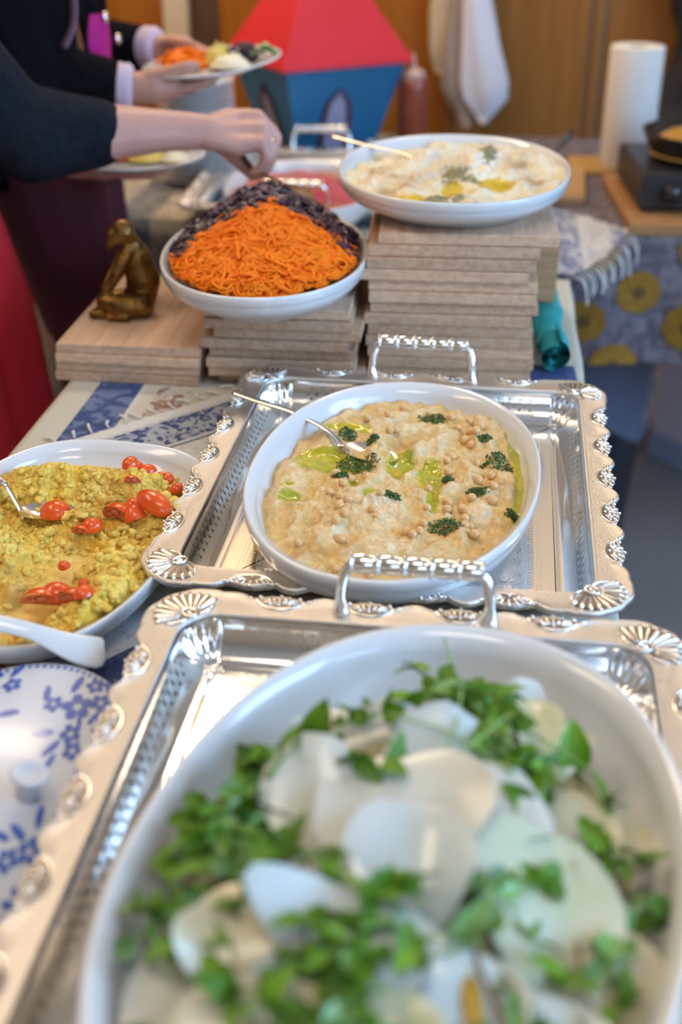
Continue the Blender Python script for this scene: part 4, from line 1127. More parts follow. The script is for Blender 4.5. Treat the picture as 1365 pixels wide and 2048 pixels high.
# ---- green salad with thin white root slices
M['slice'] = mat('root_slice', (0.70, 0.70, 0.60), 0.3, sss=0.35, sssr=0.02, coat=0.25, col2=(0.63, 0.60, 0.52), nscale=30)
M['sliceblue'] = mat('root_slice_glassy', (0.60, 0.68, 0.66), 0.22, sss=0.35, sssr=0.02, coat=0.4, col2=(0.60, 0.65, 0.63), nscale=30)
M['slicegreen'] = mat('root_slice_greenish', (0.56, 0.60, 0.36), 0.3, sss=0.35, sssr=0.02, coat=0.3, col2=(0.66, 0.67, 0.50), nscale=30)
M['slicecream'] = mat('root_slice_cream', (0.63, 0.53, 0.31), 0.32, sss=0.3, sssr=0.02, coat=0.3, col2=(0.66, 0.60, 0.42), nscale=30)
M['leaf'] = mat('salad_leaf', (0.055, 0.165, 0.006), 0.4, coat=0.05, spec=0.3, col2=(0.14, 0.30, 0.016), nscale=30, rand=0.3, sss=0.1)
M['leafpale'] = mat('salad_leaf_pale', (0.10, 0.26, 0.05), 0.38, coat=0.1, col2=(0.16, 0.34, 0.10), nscale=30, rand=0.25, sss=0.1)
M['stem'] = mat('sprig_stem', (0.20, 0.38, 0.09), 0.35, col2=(0.30, 0.46, 0.16), nscale=30)
M['twig'] = mat('brown_stalk', (0.16, 0.085, 0.03), 0.5, col2=(0.24, 0.15, 0.06), nscale=40)
M['squash'] = mat('yellow_pepper', (0.50, 0.27, 0.01), 0.25, coat=0.4, col2=(0.42, 0.25, 0.02), nscale=40)
def sal_h(x, y):
    lx, ly = oval_local(SAL, x, y)
    q2 = (lx / SAL[3]) ** 2 + (ly / SAL[4]) ** 2
    return SAL[2] + 0.022 + 0.070 * max(0, 1 - q2) ** 0.75 - 0.028 * sstep(0.01, 0.12, lx) * sstep(0.0, 1.0, 1 - q2), q2
def sal_zz(x, y, q): return sal_h(x, y)[0] - SAL[2] - 0.014 + 0.008 * fbm((x * 40, y * 40, 1), 3)
def sal_cc(x, y, q, z):
    n = fbm((x * 35, y * 35, 7.7), 3)
    c = mix3((0.44, 0.42, 0.24), (0.09, 0.18, 0.03), sstep(-0.15, 0.2, n))
    return (*c, 0.3)
o = food('salad_underlayer', SAL, M['beet'], sal_zz, sal_cc, 40, 110, 0.86, 'lower layer of pale leaves and shavings in the front salad dish')
o['kind'] = 'stuff'
def root_slice(rx, ry, seed, bend, stick=False):
    q = random.Random(seed); n = 26; nr = 6
    ph = [q.uniform(0, 6.28) for _ in range(3)]
    def rad(a):
        return 1 + 0.14 * math.sin(a + ph[0]) + 0.13 * math.sin(2 * a + ph[1]) + 0.08 * math.sin(3 * a + ph[2]) + 0.03 * math.sin(7 * a + ph[0])
    top = []; bot = []
    for i in range(nr + 1):
        f = (i + 0.001) / nr
        a_ = []; b_ = []
        for k in range(n):
            a = 2 * PI * k / n
            x, y = rx * f * rad(a) * math.cos(a), ry * f * rad(a) * math.sin(a)
            u, v = x / rx, y / ry
            z = bend * (u * u * 0.012 - v * v * 0.007) + 0.0015 * math.sin(u * 4 + ph[1])
            th = 0.0009 if i < nr else 0.0002
            a_.append((x, y, z + th)); b_.append((x, y, z - th))
        top.append(a_); bot.append(b_)
    mb = MB(); mb.grid(top, True); nb = len(mb.v); mb.grid([r[::-1] for r in bot], True)
    return mb
SM = {'large pinkish': 'slicecream'}
SLT = {}
for i, (x, y, rx, ry, n) in enumerate(SLICES):
    m = M['slice']
    if any(w in n for w in ('bluish', 'translucent', 'lilac', 'bright white')): m = M['sliceblue']
    elif any(w in n for w in ('green',)): m = M['slicegreen']
    elif any(w in n for w in ('cream', 'yellow')): m = M['slicecream']
    h, q2 = sal_h(x, y)
    o = root_slice(rx, ry, 40 + i, rnd.choice((1, 1, -1)) * rnd.uniform(0.25, 0.9)).build('root_slice', m)
    z = h + 0.006 + 0.004 * (i % 3)
    if 'back wall' in n or 'left wall' in n: z = SAL[2] + 0.062
    if 'bare dish' in n: z = SAL[2] + 0.03
    o.location = (x, y, z)
    o.rotation_euler = (R(18) + rnd.uniform(-.15, .25), rnd.uniform(-.25, .25), rnd.uniform(-.3, .3))
    if 'wedge' in n: o.rotation_euler = (R(20), 0.2, R(-18))
    if 'stick' in n: o.rotation_euler = (R(15), -.1, R(22))
    if 'back wall' in n: o.rotation_euler = (R(60), 0, .2)
    tag(o, n + ' of the front salad', 'root slice', 'white root slices in the front salad')
def leaf_mesh(L, w, seed, lobed):
    q = random.Random(seed); mb = MB()
    rows = []
    for i in range(7):
        t = i / 6
        ww = w * (math.sin(PI * (0.04 + 0.96 * t) ** 0.85) ** 0.8 if not lobed else (math.sin(PI * (0.05 + .95 * t) ** 0.7) ** 0.7) * (1.0 if i % 2 else 0.62)) + 0.0004
        z = -L * 0.35 * t * t + 0.002
        rows.append([(-ww, L * t, z + ww * 0.35), (-ww * 0.5, L * t, z + 0.0006), (0, L * t, z - 0.0006), (ww * 0.5, L * t, z + 0.0006), (ww, L * t, z + ww * 0.35)])
    mb.grid(rows)
    return mb.mesh('leaf')
LEAVES = [leaf_mesh(0.020, 0.0075, 1, False), leaf_mesh(0.026, 0.0072, 2, False), leaf_mesh(0.024, 0.0085, 3, True), leaf_mesh(0.016, 0.0070, 4, False)]
LEAVES_P = []
for me in LEAVES:
    m2 = me.copy(); me.materials.append(M['leaf']); m2.materials.append(M['leafpale']); LEAVES_P.append(m2)
def sprig(x, y, z, seed, nleaf, label, up=0.3):
    q = random.Random(seed)
    a = q.uniform(0, 6.28); L = q.uniform(0.03, 0.055)
    pts = spline([(-math.cos(a) * L * .5, -math.sin(a) * L * .5, 0), (0, 0, 0.008 * q.random() + up * 0.01), (math.cos(a + .4) * L * .5, math.sin(a + .4) * L * .5, up * 0.02)], 4)
    o = MB().tube(pts, 0.00095, 5).build('salad_sprig', M['stem'], loc=(x, y, z), rot=(q.uniform(-.15, .35), q.uniform(-.25, .25), 0))
    pale = q.random() < 0.22
    for k in range(nleaf):
        me = q.choice(LEAVES_P if pale else LEAVES)
        l = bpy.data.objects.new('leaf', me); COL.objects.link(l); l.parent = o
        p = pts[min(len(pts) - 1, int(q.random() * len(pts)))]
        l.location = p
        s = q.uniform(0.55, 0.95); s *= 1.05; l.scale = (s, s, s)
        l.rotation_euler = (q.uniform(-0.3, 0.9), q.uniform(-.9, .9), q.uniform(0, 6.28))
    return tag(o, label, 'salad sprig', 'green sprigs in the front salad')
cnt = 0
ORDW = ['leftmost', 'second from the left', 'third from the left', 'fourth from the left', 'fifth from the left', 'sixth from the left', 'seventh from the left', 'eighth from the left']
SPR = {}
for x, y, rx, ry, k, n in GREENS:
    for j in range(max(1, int(round(k * (0.68 if k > 6 else 0.5))))):
        a = rnd.uniform(0, 6.28); d = math.sqrt(rnd.random()) * 0.85
        px, py = x + rx * d * math.cos(a), y + ry * d * math.sin(a) * 0.8
        h, q2 = sal_h(px, py)
        z = h + 0.006 + 0.010 * rnd.random() if q2 < 1 else SAL[2] + 0.075
        if k <= 5: z = h + 0.014
        cnt += 1
        SPR.setdefault(n, []).append((px, sprig(px, py, z, 100 + cnt, rnd.randint(7, 10) if k > 5 else rnd.randint(4, 6), 'green leafy sprig ' + n + ' of the front salad')))
for n, l in SPR.items():
    if 1 < len(l) <= 8:
        for r, (px, o) in enumerate(sorted(l, key=lambda q: q[0])): o['label'] = 'green salad sprig ' + n + ', ' + ORDW[r] + ' there'
for i, (x, y) in enumerate(LEAFUP):
    o = bpy.data.objects.new('salad_leaf', LEAVES[1].copy()); COL.objects.link(o)
    o.location = (x, y, sal_h(x, y)[0] + 0.006); o.rotation_euler = (R(75), 0, R(-20) if i == 0 else R(8)); o.scale = (1.5, 1.3, 1.3)
    tag(o, ('single rounded leaf sticking up at the back left of the salad', 'single narrow leaf standing upright at the back right of the salad')[i], 'salad leaf')
for i, l in enumerate(STEMS):
    pts = [(x, y, sal_h(x, y)[0] + 0.016 + 0.004 * k) for k, (x, y) in enumerate(l)]
    o = MB().tube(spline(pts, 6), [0.0012 + 0.00004 * k for k in range(19)], 7).build('brown_stalk', M['twig'])
    tag(o, ('long brown stalk beside the yellow pepper strip in the salad', 'brown stalk at the bare right part of the salad')[i], 'stalk')
x, y = SQUASH[0]; x2, y2 = SQUASH[1]
h = sal_h(x, y)[0]
o = MB().tube(spline([(x - .004, y + .012, h + 0.006), (x, y, h + 0.012), (x2, y2, h + 0.010), (x2 + 0.006, y2 - .02, h + .004)], 6), [0.003] + [0.0052] * 15 + [0.004, .003, .002], 8, True, 0.5).build('pepper_strip', M['squash'])
tag(o, 'dark yellow pepper strip under the brown stalk in the salad', 'pepper strip')
# fine loose fronds across the top of the salad
for i in range(9):
    x, y = rnd.uniform(-0.03, 0.06), rnd.uniform(0.56, 0.68)
    a = rnd.uniform(0.3, 2.8); L = rnd.uniform(0.05, 0.09)
    h = sal_h(x, y)[0] + 0.024
    pts = spline([(x - math.cos(a) * L / 2, y - math.sin(a) * L / 2, h - 0.008), (x, y, h), (x + math.cos(a + .3) * L / 2, y + math.sin(a + .3) * L / 2, h + 0.004)], 5)
    o = MB().tube(pts, 0.0009, 5).build('pea_tendril', M['stem'])
    tag(o, 'thin bare green stem across the back of the front salad', 'salad stem', 'bare stems across the front salad')

# ================================================================ BOARD STACKS
ORD = ['top', 'second', 'third', 'fourth', 'fifth', 'sixth', 'seventh', 'eighth', 'ninth', 'tenth', 'eleventh', 'twelfth', 'lowest']
def stack(n, x0, x1, yf, depth, z0, th, rz, what, seed, jit=0.004):
    q = random.Random(seed)
    obs = []
    for i in range(n):
        j = n - 1 - i
        dx, dy = q.uniform(-jit, jit), q.uniform(-jit, jit)
        w = (x1 - x0) - q.uniform(0, 0.004)
        xc = (x0 + x1) / 2 + dx
        t2 = th - 0.0006
        ang = rz + R(q.uniform(-0.5, 0.5))
        name = ORD[j] if j < n - 1 else 'lowest'
        yc = yf + depth / 2 + dy + (q.random() < 0.2) * 0.004
        b = (xc, yc, w, depth, ang)
        yield i, j, b, z0 + i * th + t2 / 2, t2, '%s pale wooden board of %s' % (name, what)
def put_board(b, z, t2, label, group):
    o = MB().box((0, 0, 0), (b[2], b[3], t2), bev=0.0009).build('wooden_board', M['board'], None, False, loc=(b[0], b[1], z), rot=(0, 0, b[4]))
    tag(o, label, 'board', group)
    return o
ZB = TZ + 0.0035
for i, j, b, z, t2, lab in stack(4, -0.541, -0.351, 1.383, 0.285, ZB, 0.0128, R(0.3), 'the low stack holding the figurine', 1, 0.003):
    put_board(b, z, t2, lab, 'boards of the low left stack')
for i, j, b, z, t2, lab in stack(8, -0.346, -0.160, 1.392, 0.285, ZB, 0.0131, R(0.8), 'the stack under the carrot dish', 2):
    if i == 5: b = (b[0] + 0.009, b[1] - 0.004, b[2], b[3], b[4])
    if i == 0: b = (b[0] + 0.01, b[1] + 0.012, b[2], b[3], b[4])
    put_board(b, z, t2, lab, 'boards of the middle stack')
for i, j, b, z, t2, lab in stack(13, -0.152, 0.060, 1.452, 0.29, ZB, 0.01435, R(2.2), 'the tall stack under the cheese dish', 5, 0.0035):
    if i == 12: b = (-0.028, b[1] + 0.008, 0.222, b[3], b[4])
    if i == 9: b = (b[0] - 0.006, b[1] - .002, b[2], b[3], b[4])
    put_board(b, z, t2, lab, 'boards of the tall stack')
o = MB().box((0, 0, 0), (0.036, 0.050, 0.078), bev=0.0015).build('wood_block', M['chop2'], None, False, loc=(0.085, 1.725, TZ + 0.0270 + 0.039), rot=(0, 0, R(1)))
tag(o, 'upright wooden block standing behind the right end of the tall stack', 'block')
# ---- carved figurine: hunched seated figure, one body

# ================================================================ BODIES (one continuous surface each)
def fused(name, chains, voxel, smooth, m, parent=None, extra=None, loc=None, rot=None):
    """chains: [(points, radii)] of tapered limbs, united into one skin"""
    mb = MB()
    for pts, rs in chains:
        pts = [Vector(p) for p in pts]
        if not isinstance(rs, (list, tuple)): rs = [rs] * len(pts)
        for i in range(len(pts) - 1):
            a, b = pts[i], pts[i + 1]
            d = b - a
            if d.length < 1e-5: continue
            n = 12
            t = d.normalized()
            up = Vector((0, 0, 1)) if abs(t.z) < 0.9 else Vector((1, 0, 0))
            u = t.cross(up).normalized(); w = t.cross(u)
            vs = [a + (u * math.cos(2 * PI * k / n) + w * math.sin(2 * PI * k / n)) * rs[i] for k in range(n)]
            vs += [b + (u * math.cos(2 * PI * k / n) + w * math.sin(2 * PI * k / n)) * rs[i + 1] for k in range(n)]
            fs = [(k, (k + 1) % n, n + (k + 1) % n, n + k) for k in range(n)] + [tuple(range(n))[::-1], tuple(range(n, 2 * n))]
            mb.add(vs, fs)
        for p, r in zip(pts, rs): mb.ell(p, (r, r, r), None, 12, 8)
    if extra: extra(mb)
    me = mb.mesh(name)
    tmp = bpy.data.objects.new('tmp', me); COL.objects.link(tmp)
    md = tmp.modifiers.new('r', 'REMESH'); md.mode = 'VOXEL'; md.voxel_size = voxel
    if smooth:
        ms = tmp.modifiers.new('s', 'SMOOTH'); ms.factor = 0.5; ms.iterations = smooth
    dg = bpy.context.evaluated_depsgraph_get()
    me2 = bpy.data.meshes.new_from_object(tmp.evaluated_get(dg))
    bpy.data.objects.remove(tmp)
    me2.polygons.foreach_set('use_smooth', [True] * len(me2.polygons))
    o = bpy.data.objects.new(name, me2); COL.objects.link(o)
    me2.materials.clear(); me2.materials.append(m)
    if parent: o.parent = parent
    if loc: o.location = loc
    if rot: o.rotation_euler = rot
    return o
M['bronze'] = mat('bronze', (0.30, 0.145, 0.026), 0.34, 0.75, col2=(0.075, 0.036, 0.010), nscale=42, bump=0.4, bscale=160)
M['skin'] = mat('skin', (0.54, 0.30, 0.255), 0.48, sss=0.18, col2=(0.60, 0.35, 0.29), nscale=18, bump=0.15, bscale=160)
M['skin2'] = mat('skin_tanned', (0.42, 0.21, 0.15), 0.5, sss=0.15, col2=(0.48, 0.25, 0.19), nscale=18, bump=0.15, bscale=160)
M['navyknit'] = mat('navy_knit', (0.007, 0.010, 0.017), 0.9, spec=0.15, col2=(0.012, 0.017, 0.027), nscale=120, bump=0.5, bscale=700)
M['redtrousers'] = mat('red_trousers', (0.52, 0.010, 0.026), 0.8, col2=(0.60, 0.014, 0.036), nscale=6, bump=0.3, bscale=600)
M['blackknit'] = mat('black_cardigan', (0.004, 0.004, 0.005), 0.95, spec=0.08, col2=(0.007, 0.007, 0.009), nscale=90, bump=0.4, bscale=500)
M['maroon'] = mat('maroon_trousers', (0.060, 0.008, 0.018), 0.85, col2=(0.085, 0.012, 0.028), nscale=7, bump=0.3, bscale=500)
M['lilacshirt'] = mat('pale_lilac_cuff', (0.56, 0.44, 0.53), 0.8, col2=(0.62, 0.50, 0.60), nscale=40, bump=0.3, bscale=300)
M['magenta'] = mat('magenta_shirt', (0.45, 0.004, 0.19), 0.8)
M['strap'] = mat('mauve_strap', (0.16, 0.09, 0.13), 0.7)
M['hair'] = mat('brown_hair', (0.05, 0.03, 0.018), 0.5, bump=0.6, bscale=200)
M['shoe'] = mat('dark_shoe', (0.03, 0.03, 0.035), 0.5)
M['gold'] = mat('ring_gold', (0.8, 0.6, 0.3), 0.2, 1.0)

# figurine on the left board
fz = ZB + 4 * 0.0128
fx, fy = -0.470, 1.502
def F(x, y, z): return (fx + x, fy + y, fz + z)
fig = fused('figurine', [
    ([F(0.010, 0.012, 0.016), F(0.016, 0.014, 0.045), F(0.010, 0.010, 0.078), F(0.004, 0.004, 0.100)], [0.021, 0.0235, 0.019, 0.0125]),
    ([F(0.004, 0.004, 0.100), F(-0.002, -0.002, 0.113), F(-0.010, -0.008, 0.108)], [0.012, 0.0165, 0.0125]),
    ([F(-0.016, -0.013, 0.100), F(-0.019, -0.015, 0.094)], [0.007, 0.004]),
    ([F(0.004, -0.006, 0.088), F(-0.010, -0.018, 0.060), F(-0.024, -0.020, 0.040), F(-0.028, -0.022, 0.030)], [0.009, 0.0085, 0.007, 0.006]),
    ([F(-0.006, 0.010, 0.085), F(-0.020, 0.004, 0.058), F(-0.030, -0.010, 0.038)], [0.008, 0.007, 0.006]),
    ([F(0.018, -0.010, 0.016), F(-0.010, -0.024, 0.020), F(-0.028, -0.022, 0.024), F(-0.020, -0.018, 0.012), F(0.0, -0.026, 0.009)], [0.017, 0.015, 0.011, 0.009, 0.008]),
    ([F(0.006, 0.022, 0.016), F(-0.020, 0.006, 0.018), F(-0.034, -0.010, 0.020), F(-0.034, -0.014, 0.008)], [0.016, 0.013, 0.010, 0.008]),
    ([F(-0.030, -0.020, 0.006), F(-0.046, -0.024, 0.006)], [0.008, 0.006]),
    ([F(0.0, -0.030, 0.006), F(-0.022, -0.032, 0.006)], [0.007, 0.005]),
    ([F(-0.045, -0.010, 0.005), F(-0.040, -0.022, 0.006)], [0.006, 0.006]),
], 0.0017, 3, M['bronze'])
tag(fig, 'small brown bronze figurine of a hunched seated figure on a board', 'figurine')

# ---------------------------------------------------------------- the person in red trousers
H = HAND1
def v(p, dx=0, dy=0, dz=0): return (p[0] + dx, p[1] + dy, p[2] + dz)
P1 = thing('person', 'person in navy sweater and red trousers reaching over the red cabbage', 'person', (-0.80, 1.60, 0))
def L1(chains): return [([(x + 0.80, y - 1.60, z) for x, y, z in pts], rs) for pts, rs in chains]
sh_r, el_r, wr_r = (-0.80, 1.50, 1.285), (-0.655, 1.618, 1.024), H['wrist']
sh_l, el_l, wr_l = (-0.82, 1.76, 1.285), (-0.785, 1.84, 0.945), (-0.640, 1.862, 0.918)
fore = [el_r, (-0.60, 1.635, 1.018), (-0.53, 1.662, 1.010), (-0.46, 1.684, 1.0095), wr_r]
hand_r = [
    (fore, [0.040, 0.0395, 0.036, 0.0285, 0.0225]),
    ([v(fore[2], 0, -.010, -.006), v(fore[3], 0, -0.006, -0.004), v(wr_r, 0, -0.006, -0.006)], [0.031, 0.024, 0.018]),
    ([v(fore[2], 0, .010, .006), v(fore[3], 0, 0.006, 0.004), v(wr_r, 0, 0.006, 0.004)], [0.031, 0.024, 0.018]),
    ([v(wr_r, 0, .008, 0.002), v(H['k1'], -.030, 0, -.006), H['k1']], [0.019, 0.0165, 0.0115]),
    ([wr_r, v(H['k2'], -.030, 0, -.006), H['k2']], [0.020, 0.0165, 0.0115]),
    ([v(wr_r, 0, -.006, -.004), v(H['k3'], -.032, 0, -.006), H['k3']], [0.019, 0.016, 0.011]),
    ([v(wr_r, 0, -.010, -.008), v(H['k4'], -.034, 0, -.006), H['k4']], [0.017, 0.0155, 0.0105]),
]
for i, r in ((1, 0.0098), (2, 0.0100), (3, 0.0095), (4, 0.0084)):
    hand_r.append(([H['k%d' % i], H['p%d' % i], H['d%d' % i], H['t%d' % i]], [r * 1.12, r, r * 0.86, r * 0.76]))
hand_r.append(([wr_r, H['th0'], H['th1'], H['th2']], [0.018, 0.0135, 0.0105, 0.0085]))
pl1 = (-0.548, 1.85, 0.930)
hand_l = [
    ([el_l, (-0.70, 1.862, 0.930), wr_l], [0.038, 0.032, 0.023]),
    ([wr_l, (-0.605, 1.85, 0.913), (-0.57, 1.845, 0.9135)], [0.021, 0.0155, 0.011]),
    ([wr_l, (-0.605, 1.868, 0.911), (-0.57, 1.872, 0.912)], [0.021, 0.0155, 0.011]),
]
for k in range(4):
    y = 1.835 + 0.016 * k
    hand_l.append(([(-0.572, y, 0.912), (-0.545, y - .002, 0.9125), (-0.522, y - .003, 0.9135), (-0.505 - .008 * abs(k - 1.5), y - 0.003, 0.9150)], [0.0095, 0.0088, 0.0080, 0.0070]))
hand_l.append(([wr_l, (-0.625, 1.832, 0.926), (-0.618, 1.820, 0.944), (-0.600, 1.812, 0.950)], [0.015, 0.012, 0.0095, 0.008]))
head1 = (-0.735, 1.64, 1.545)
def headx(mb, c, d):
    """skull, jaw, nose, ears, eyes, lips; d = unit facing direction (horizontal)"""
    c = Vector(c); f = Vector((d[0], d[1], 0)).normalized(); s = Vector((-f.y, f.x, 0)); u = Vector((0, 0, 1))
    mb.ell(c, (0.078, 0.078, 0.105), None, 16, 12)
    mb.ell(c + f * 0.030 - u * 0.045, (0.055, 0.055, 0.065), None, 14, 10)
    mb.ell(c + f * 0.088 - u * 0.012, (0.014, 0.014, 0.022), None, 8, 6)
    for q in (-1, 1):
        mb.ell(c + s * q * 0.078 - u * 0.005, (0.014, 0.014, 0.030), None, 8, 6)
        mb.ell(c + f * 0.070 + s * q * 0.032 + u * 0.012, (0.013, 0.013, 0.009), None, 8, 6)
    mb.ell(c + f * 0.082 - u * 0.052, (0.016, 0.018, 0.008), None, 8, 6)
body1 = L1([
    ([(-0.84, 1.60, 0.93), (-0.85, 1.62, 1.10), (-0.83, 1.64, 1.24), (-0.80, 1.64, 1.36), (-0.775, 1.64, 1.44), (-0.75, 1.64, 1.50)], [0.11, 0.10, 0.12, 0.09, 0.05, 0.05]),
    ([sh_r, sh_l], [0.055, 0.055]),
    ([sh_r, el_r], [0.048, 0.041]), ([sh_l, el_l], [0.048, 0.040]),
    ([(-0.83, 1.52, 0.90), (-0.775, 1.515, 0.50), (-0.80, 1.515, 0.09), (-0.70, 1.52, 0.045)], [0.085, 0.055, 0.038, 0.03]),
    ([(-0.85, 1.69, 0.90), (-0.775, 1.685, 0.50), (-0.78, 1.70, 0.09), (-0.68, 1.71, 0.045)], [0.085, 0.055, 0.038, 0.03]),
] + hand_r + hand_l)
hc = (head1[0] + .80, head1[1] - 1.60, head1[2])
fused('body', body1, 0.0032, 3, M['skin'], P1, extra=lambda mb: headx(mb, hc, (1, 0.15)))
fused('hair', [([(hc[0] - .015, hc[1], hc[2] + .03), (hc[0] - .04, hc[1], hc[2] - .03)], [0.088, 0.07])], 0.006, 3, M['hair'], P1)
sw1 = L1([
    ([(-0.845, 1.60, 0.90), (-0.85, 1.62, 1.10), (-0.83, 1.64, 1.24), (-0.80, 1.64, 1.37)], [0.128, 0.118, 0.130, 0.10]),
    ([(-0.84, 1.52, 0.91), (-0.85, 1.54, 1.10), (-0.83, 1.54, 1.25)], [0.128, 0.105, 0.10]),
    ([(-0.85, 1.70, 0.91), (-0.85, 1.70, 1.10), (-0.83, 1.74, 1.25)], [0.125, 0.105, 0.10]),
    ([sh_r, sh_l], [0.075, 0.075]),
    ([sh_r, (-0.715, 1.57, 1.125), el_r, (-0.615, 1.63, 1.017), (-0.546, 1.657, 1.010)], [0.074, 0.070, 0.064, 0.058, 0.047]),
    ([el_r, v(el_r, .03, -.01, -.02), (-0.556, 1.654, 1.004)], [0.055, 0.055, 0.044]),
    ([sh_l, v(sh_l, 0.01, .03, -.16), el_l, (-0.745, 1.862, 0.942)], [0.07, 0.064, 0.056, 0.050]),
])
fused('sweater', sw1, 0.006, 3, M['navyknit'], P1)
tr1 = L1([
    ([(-0.845, 1.56, 0.93), (-0.85, 1.66, 0.93)], [0.115, 0.115]),
    ([(-0.84, 1.52, 0.90), (-0.805, 1.515, 0.72), (-0.765, 1.515, 0.52), (-0.775, 1.515, 0.10)], [0.115, 0.118, 0.095, 0.088]),
    ([(-0.85, 1.69, 0.90), (-0.805, 1.69, 0.72), (-0.765, 1.69, 0.52), (-0.755, 1.70, 0.10)], [0.115, 0.118, 0.097, 0.092]),
])
fused('trousers', tr1, 0.008, 3, M['redtrousers'], P1)
for yy in (1.517, 1.705):
    fused('shoe', [([(-0.82 + .8, yy - 1.6, 0.045), (-0.74 + .8, yy - 1.6, 0.045), (-0.66 + .8, yy - 1.6, 0.036)], [0.044, 0.042, 0.034])], 0.006, 2, M['shoe'], P1)
ringp = [(H['p3'][0] * .55 + H['k3'][0] * .45 + .80, H['p3'][1] * .55 + H['k3'][1] * .45 - 1.60, H['p3'][2] * .55 + H['k3'][2] * .45)]
rg = MB().tube([(0.0108 * math.cos(t), 0.0108 * math.sin(t), 0) for t in [2 * PI * i / 20 for i in range(21)]], 0.0014, 6, False)
dv = Vector(H['p3']) - Vector(H['k3'])
rg.build('finger_ring', M['gold'], P1, loc=ringp[0], rot=dv.to_track_quat('Z', 'Y').to_euler())

# ---------------------------------------------------------------- the person in the black cardigan
P2 = thing('person', 'person in black cardigan and maroon trousers holding a filled plate with both hands', 'person', (-0.78, 2.03, 0))
def L2(chains): return [([(x + 0.78, y - 2.03, z) for x, y, z in pts], rs) for pts, rs in chains]
w_n, w_f = (-0.572, 1.955, 1.020), (-0.590, 2.155, 1.052)
e_n, e_f = (-0.760, 1.915, 1.045), (-0.765, 2.20, 1.050)
s_n, s_f = (-0.80, 1.95, 1.36), (-0.80, 2.20, 1.36)
PL2 = (-0.466, 2.05, 1.056)
ch = [
    ([e_n, (-0.66, 1.935, 1.030), w_n], [0.036, 0.030, 0.025]),
    ([w_n, (-0.545, 1.962, 1.020), (-0.520, 1.972, 1.020)], [0.026, 0.026, 0.020]),
    ([w_n, (-0.540, 1.985, 1.016), (-0.512, 1.998, 1.018)], [0.024, 0.022, 0.017]),
    ([w_n, (-0.548, 1.958, 1.034), (-0.512, 1.962, 1.044), (-0.490, 1.966, 1.052), (-0.476, 1.972, 1.054)], [0.020, 0.016, 0.012, 0.010, 0.008]),
    ([e_f, (-0.66, 2.175, 1.050), w_f], [0.036, 0.030, 0.023]),
    ([w_f, (-0.56, 2.155, 1.058), (-0.535, 2.150, 1.062)], [0.023, 0.019, 0.014]),
    ([w_f, (-0.565, 2.145, 1.062), (-0.540, 2.125, 1.066), (-0.515, 2.115, 1.066)], [0.018, 0.013, 0.010, 0.008]),
]
for k in range(4):
    y = 1.965 + 0.0165 * k
    ch.append(([(-0.520, y, 1.018), (-0.490, y + .006, 1.020), (-0.465, y + .012, 1.0255), (-0.448 - .006 * abs(k - 1.5), y + .016, 1.031)], [0.0115, 0.0095, 0.0085, 0.0072]))
    y = 2.170 - 0.014 * k
    ch.append(([(-0.540, y, 1.060), (-0.515, y - .006, 1.052), (-0.492, y - .016, 1.046), (-0.475, y - .022, 1.0425)], [0.0105, 0.009, 0.008, 0.007]))
head2 = (-0.74, 2.03, 1.60)
body2 = L2([
    ([(-0.745, 1.97, 0.95), (-0.78, 2.0, 1.12), (-0.80, 2.03, 1.27), (-0.79, 2.03, 1.40), (-0.77, 2.03, 1.50), (-0.75, 2.03, 1.56)], [0.11, 0.10, 0.115, 0.09, 0.05, 0.05]),
    ([s_n, s_f], [0.05, 0.05]), ([s_n, e_n], [0.047, 0.040]), ([s_f, e_f], [0.047, 0.040]),
    ([(-0.745, 1.92, 0.92), (-0.685, 1.925, 0.50), (-0.690, 1.93, 0.09), (-0.60, 1.93, 0.045)], [0.075, 0.047, 0.036, 0.03]),
    ([(-0.745, 2.02, 0.92), (-0.695, 2.035, 0.50), (-0.705, 2.04, 0.09), (-0.61, 2.04, 0.045)], [0.075, 0.047, 0.036, 0.03]),
] + ch)
hc2 = (head2[0] + .78, head2[1] - 2.03, head2[2])
fused('body', body2, 0.0036, 2, M['skin2'], P2, extra=lambda mb: headx(mb, hc2, (1, 0.0)))
fused('hair', [([(hc2[0] - .015, hc2[1], hc2[2] + .03), (hc2[0] - .04, hc2[1], hc2[2] - .06)], [0.088, 0.075])], 0.006, 3, M['hair'], P2)
cd = L2([
    ([(-0.755, 1.935, 0.93), (-0.79, 1.94, 1.10), (-0.80, 1.95, 1.27), (-0.79, 1.97, 1.38)], [0.12, 0.115, 0.12, 0.085]),
    ([(-0.755, 2.03, 0.93), (-0.79, 2.08, 1.10), (-0.80, 2.11, 1.27), (-0.79, 2.09, 1.38)], [0.12, 0.115, 0.12, 0.085]),
    ([(-0.745, 1.955, 0.93), (-0.74, 1.95, 1.12), (-0.745, 1.96, 1.28)], [0.075, 0.08, 0.075]),
    ([(-0.745, 2.115, 0.93), (-0.74, 2.12, 1.12), (-0.745, 2.11, 1.28)], [0.075, 0.08, 0.075]),
    ([s_n, s_f], [0.07, 0.07]),
    ([s_n, (-0.785, 1.93, 1.20), e_n, (-0.68, 1.932, 1.033), (-0.618, 1.944, 1.026)], [0.07, 0.066, 0.062, 0.054, 0.043]),
    ([e_n, (-0.70, 1.93, 1.02), (-0.628, 1.942, 1.018)], [0.056, 0.052, 0.042]),
    ([s_f, (-0.79, 2.20, 1.20), e_f, (-0.69, 2.182, 1.050), (-0.628, 2.166, 1.052)], [0.07, 0.064, 0.058, 0.050, 0.040]),
])
fused('cardigan', cd, 0.006, 3, M['blackknit'], P2)
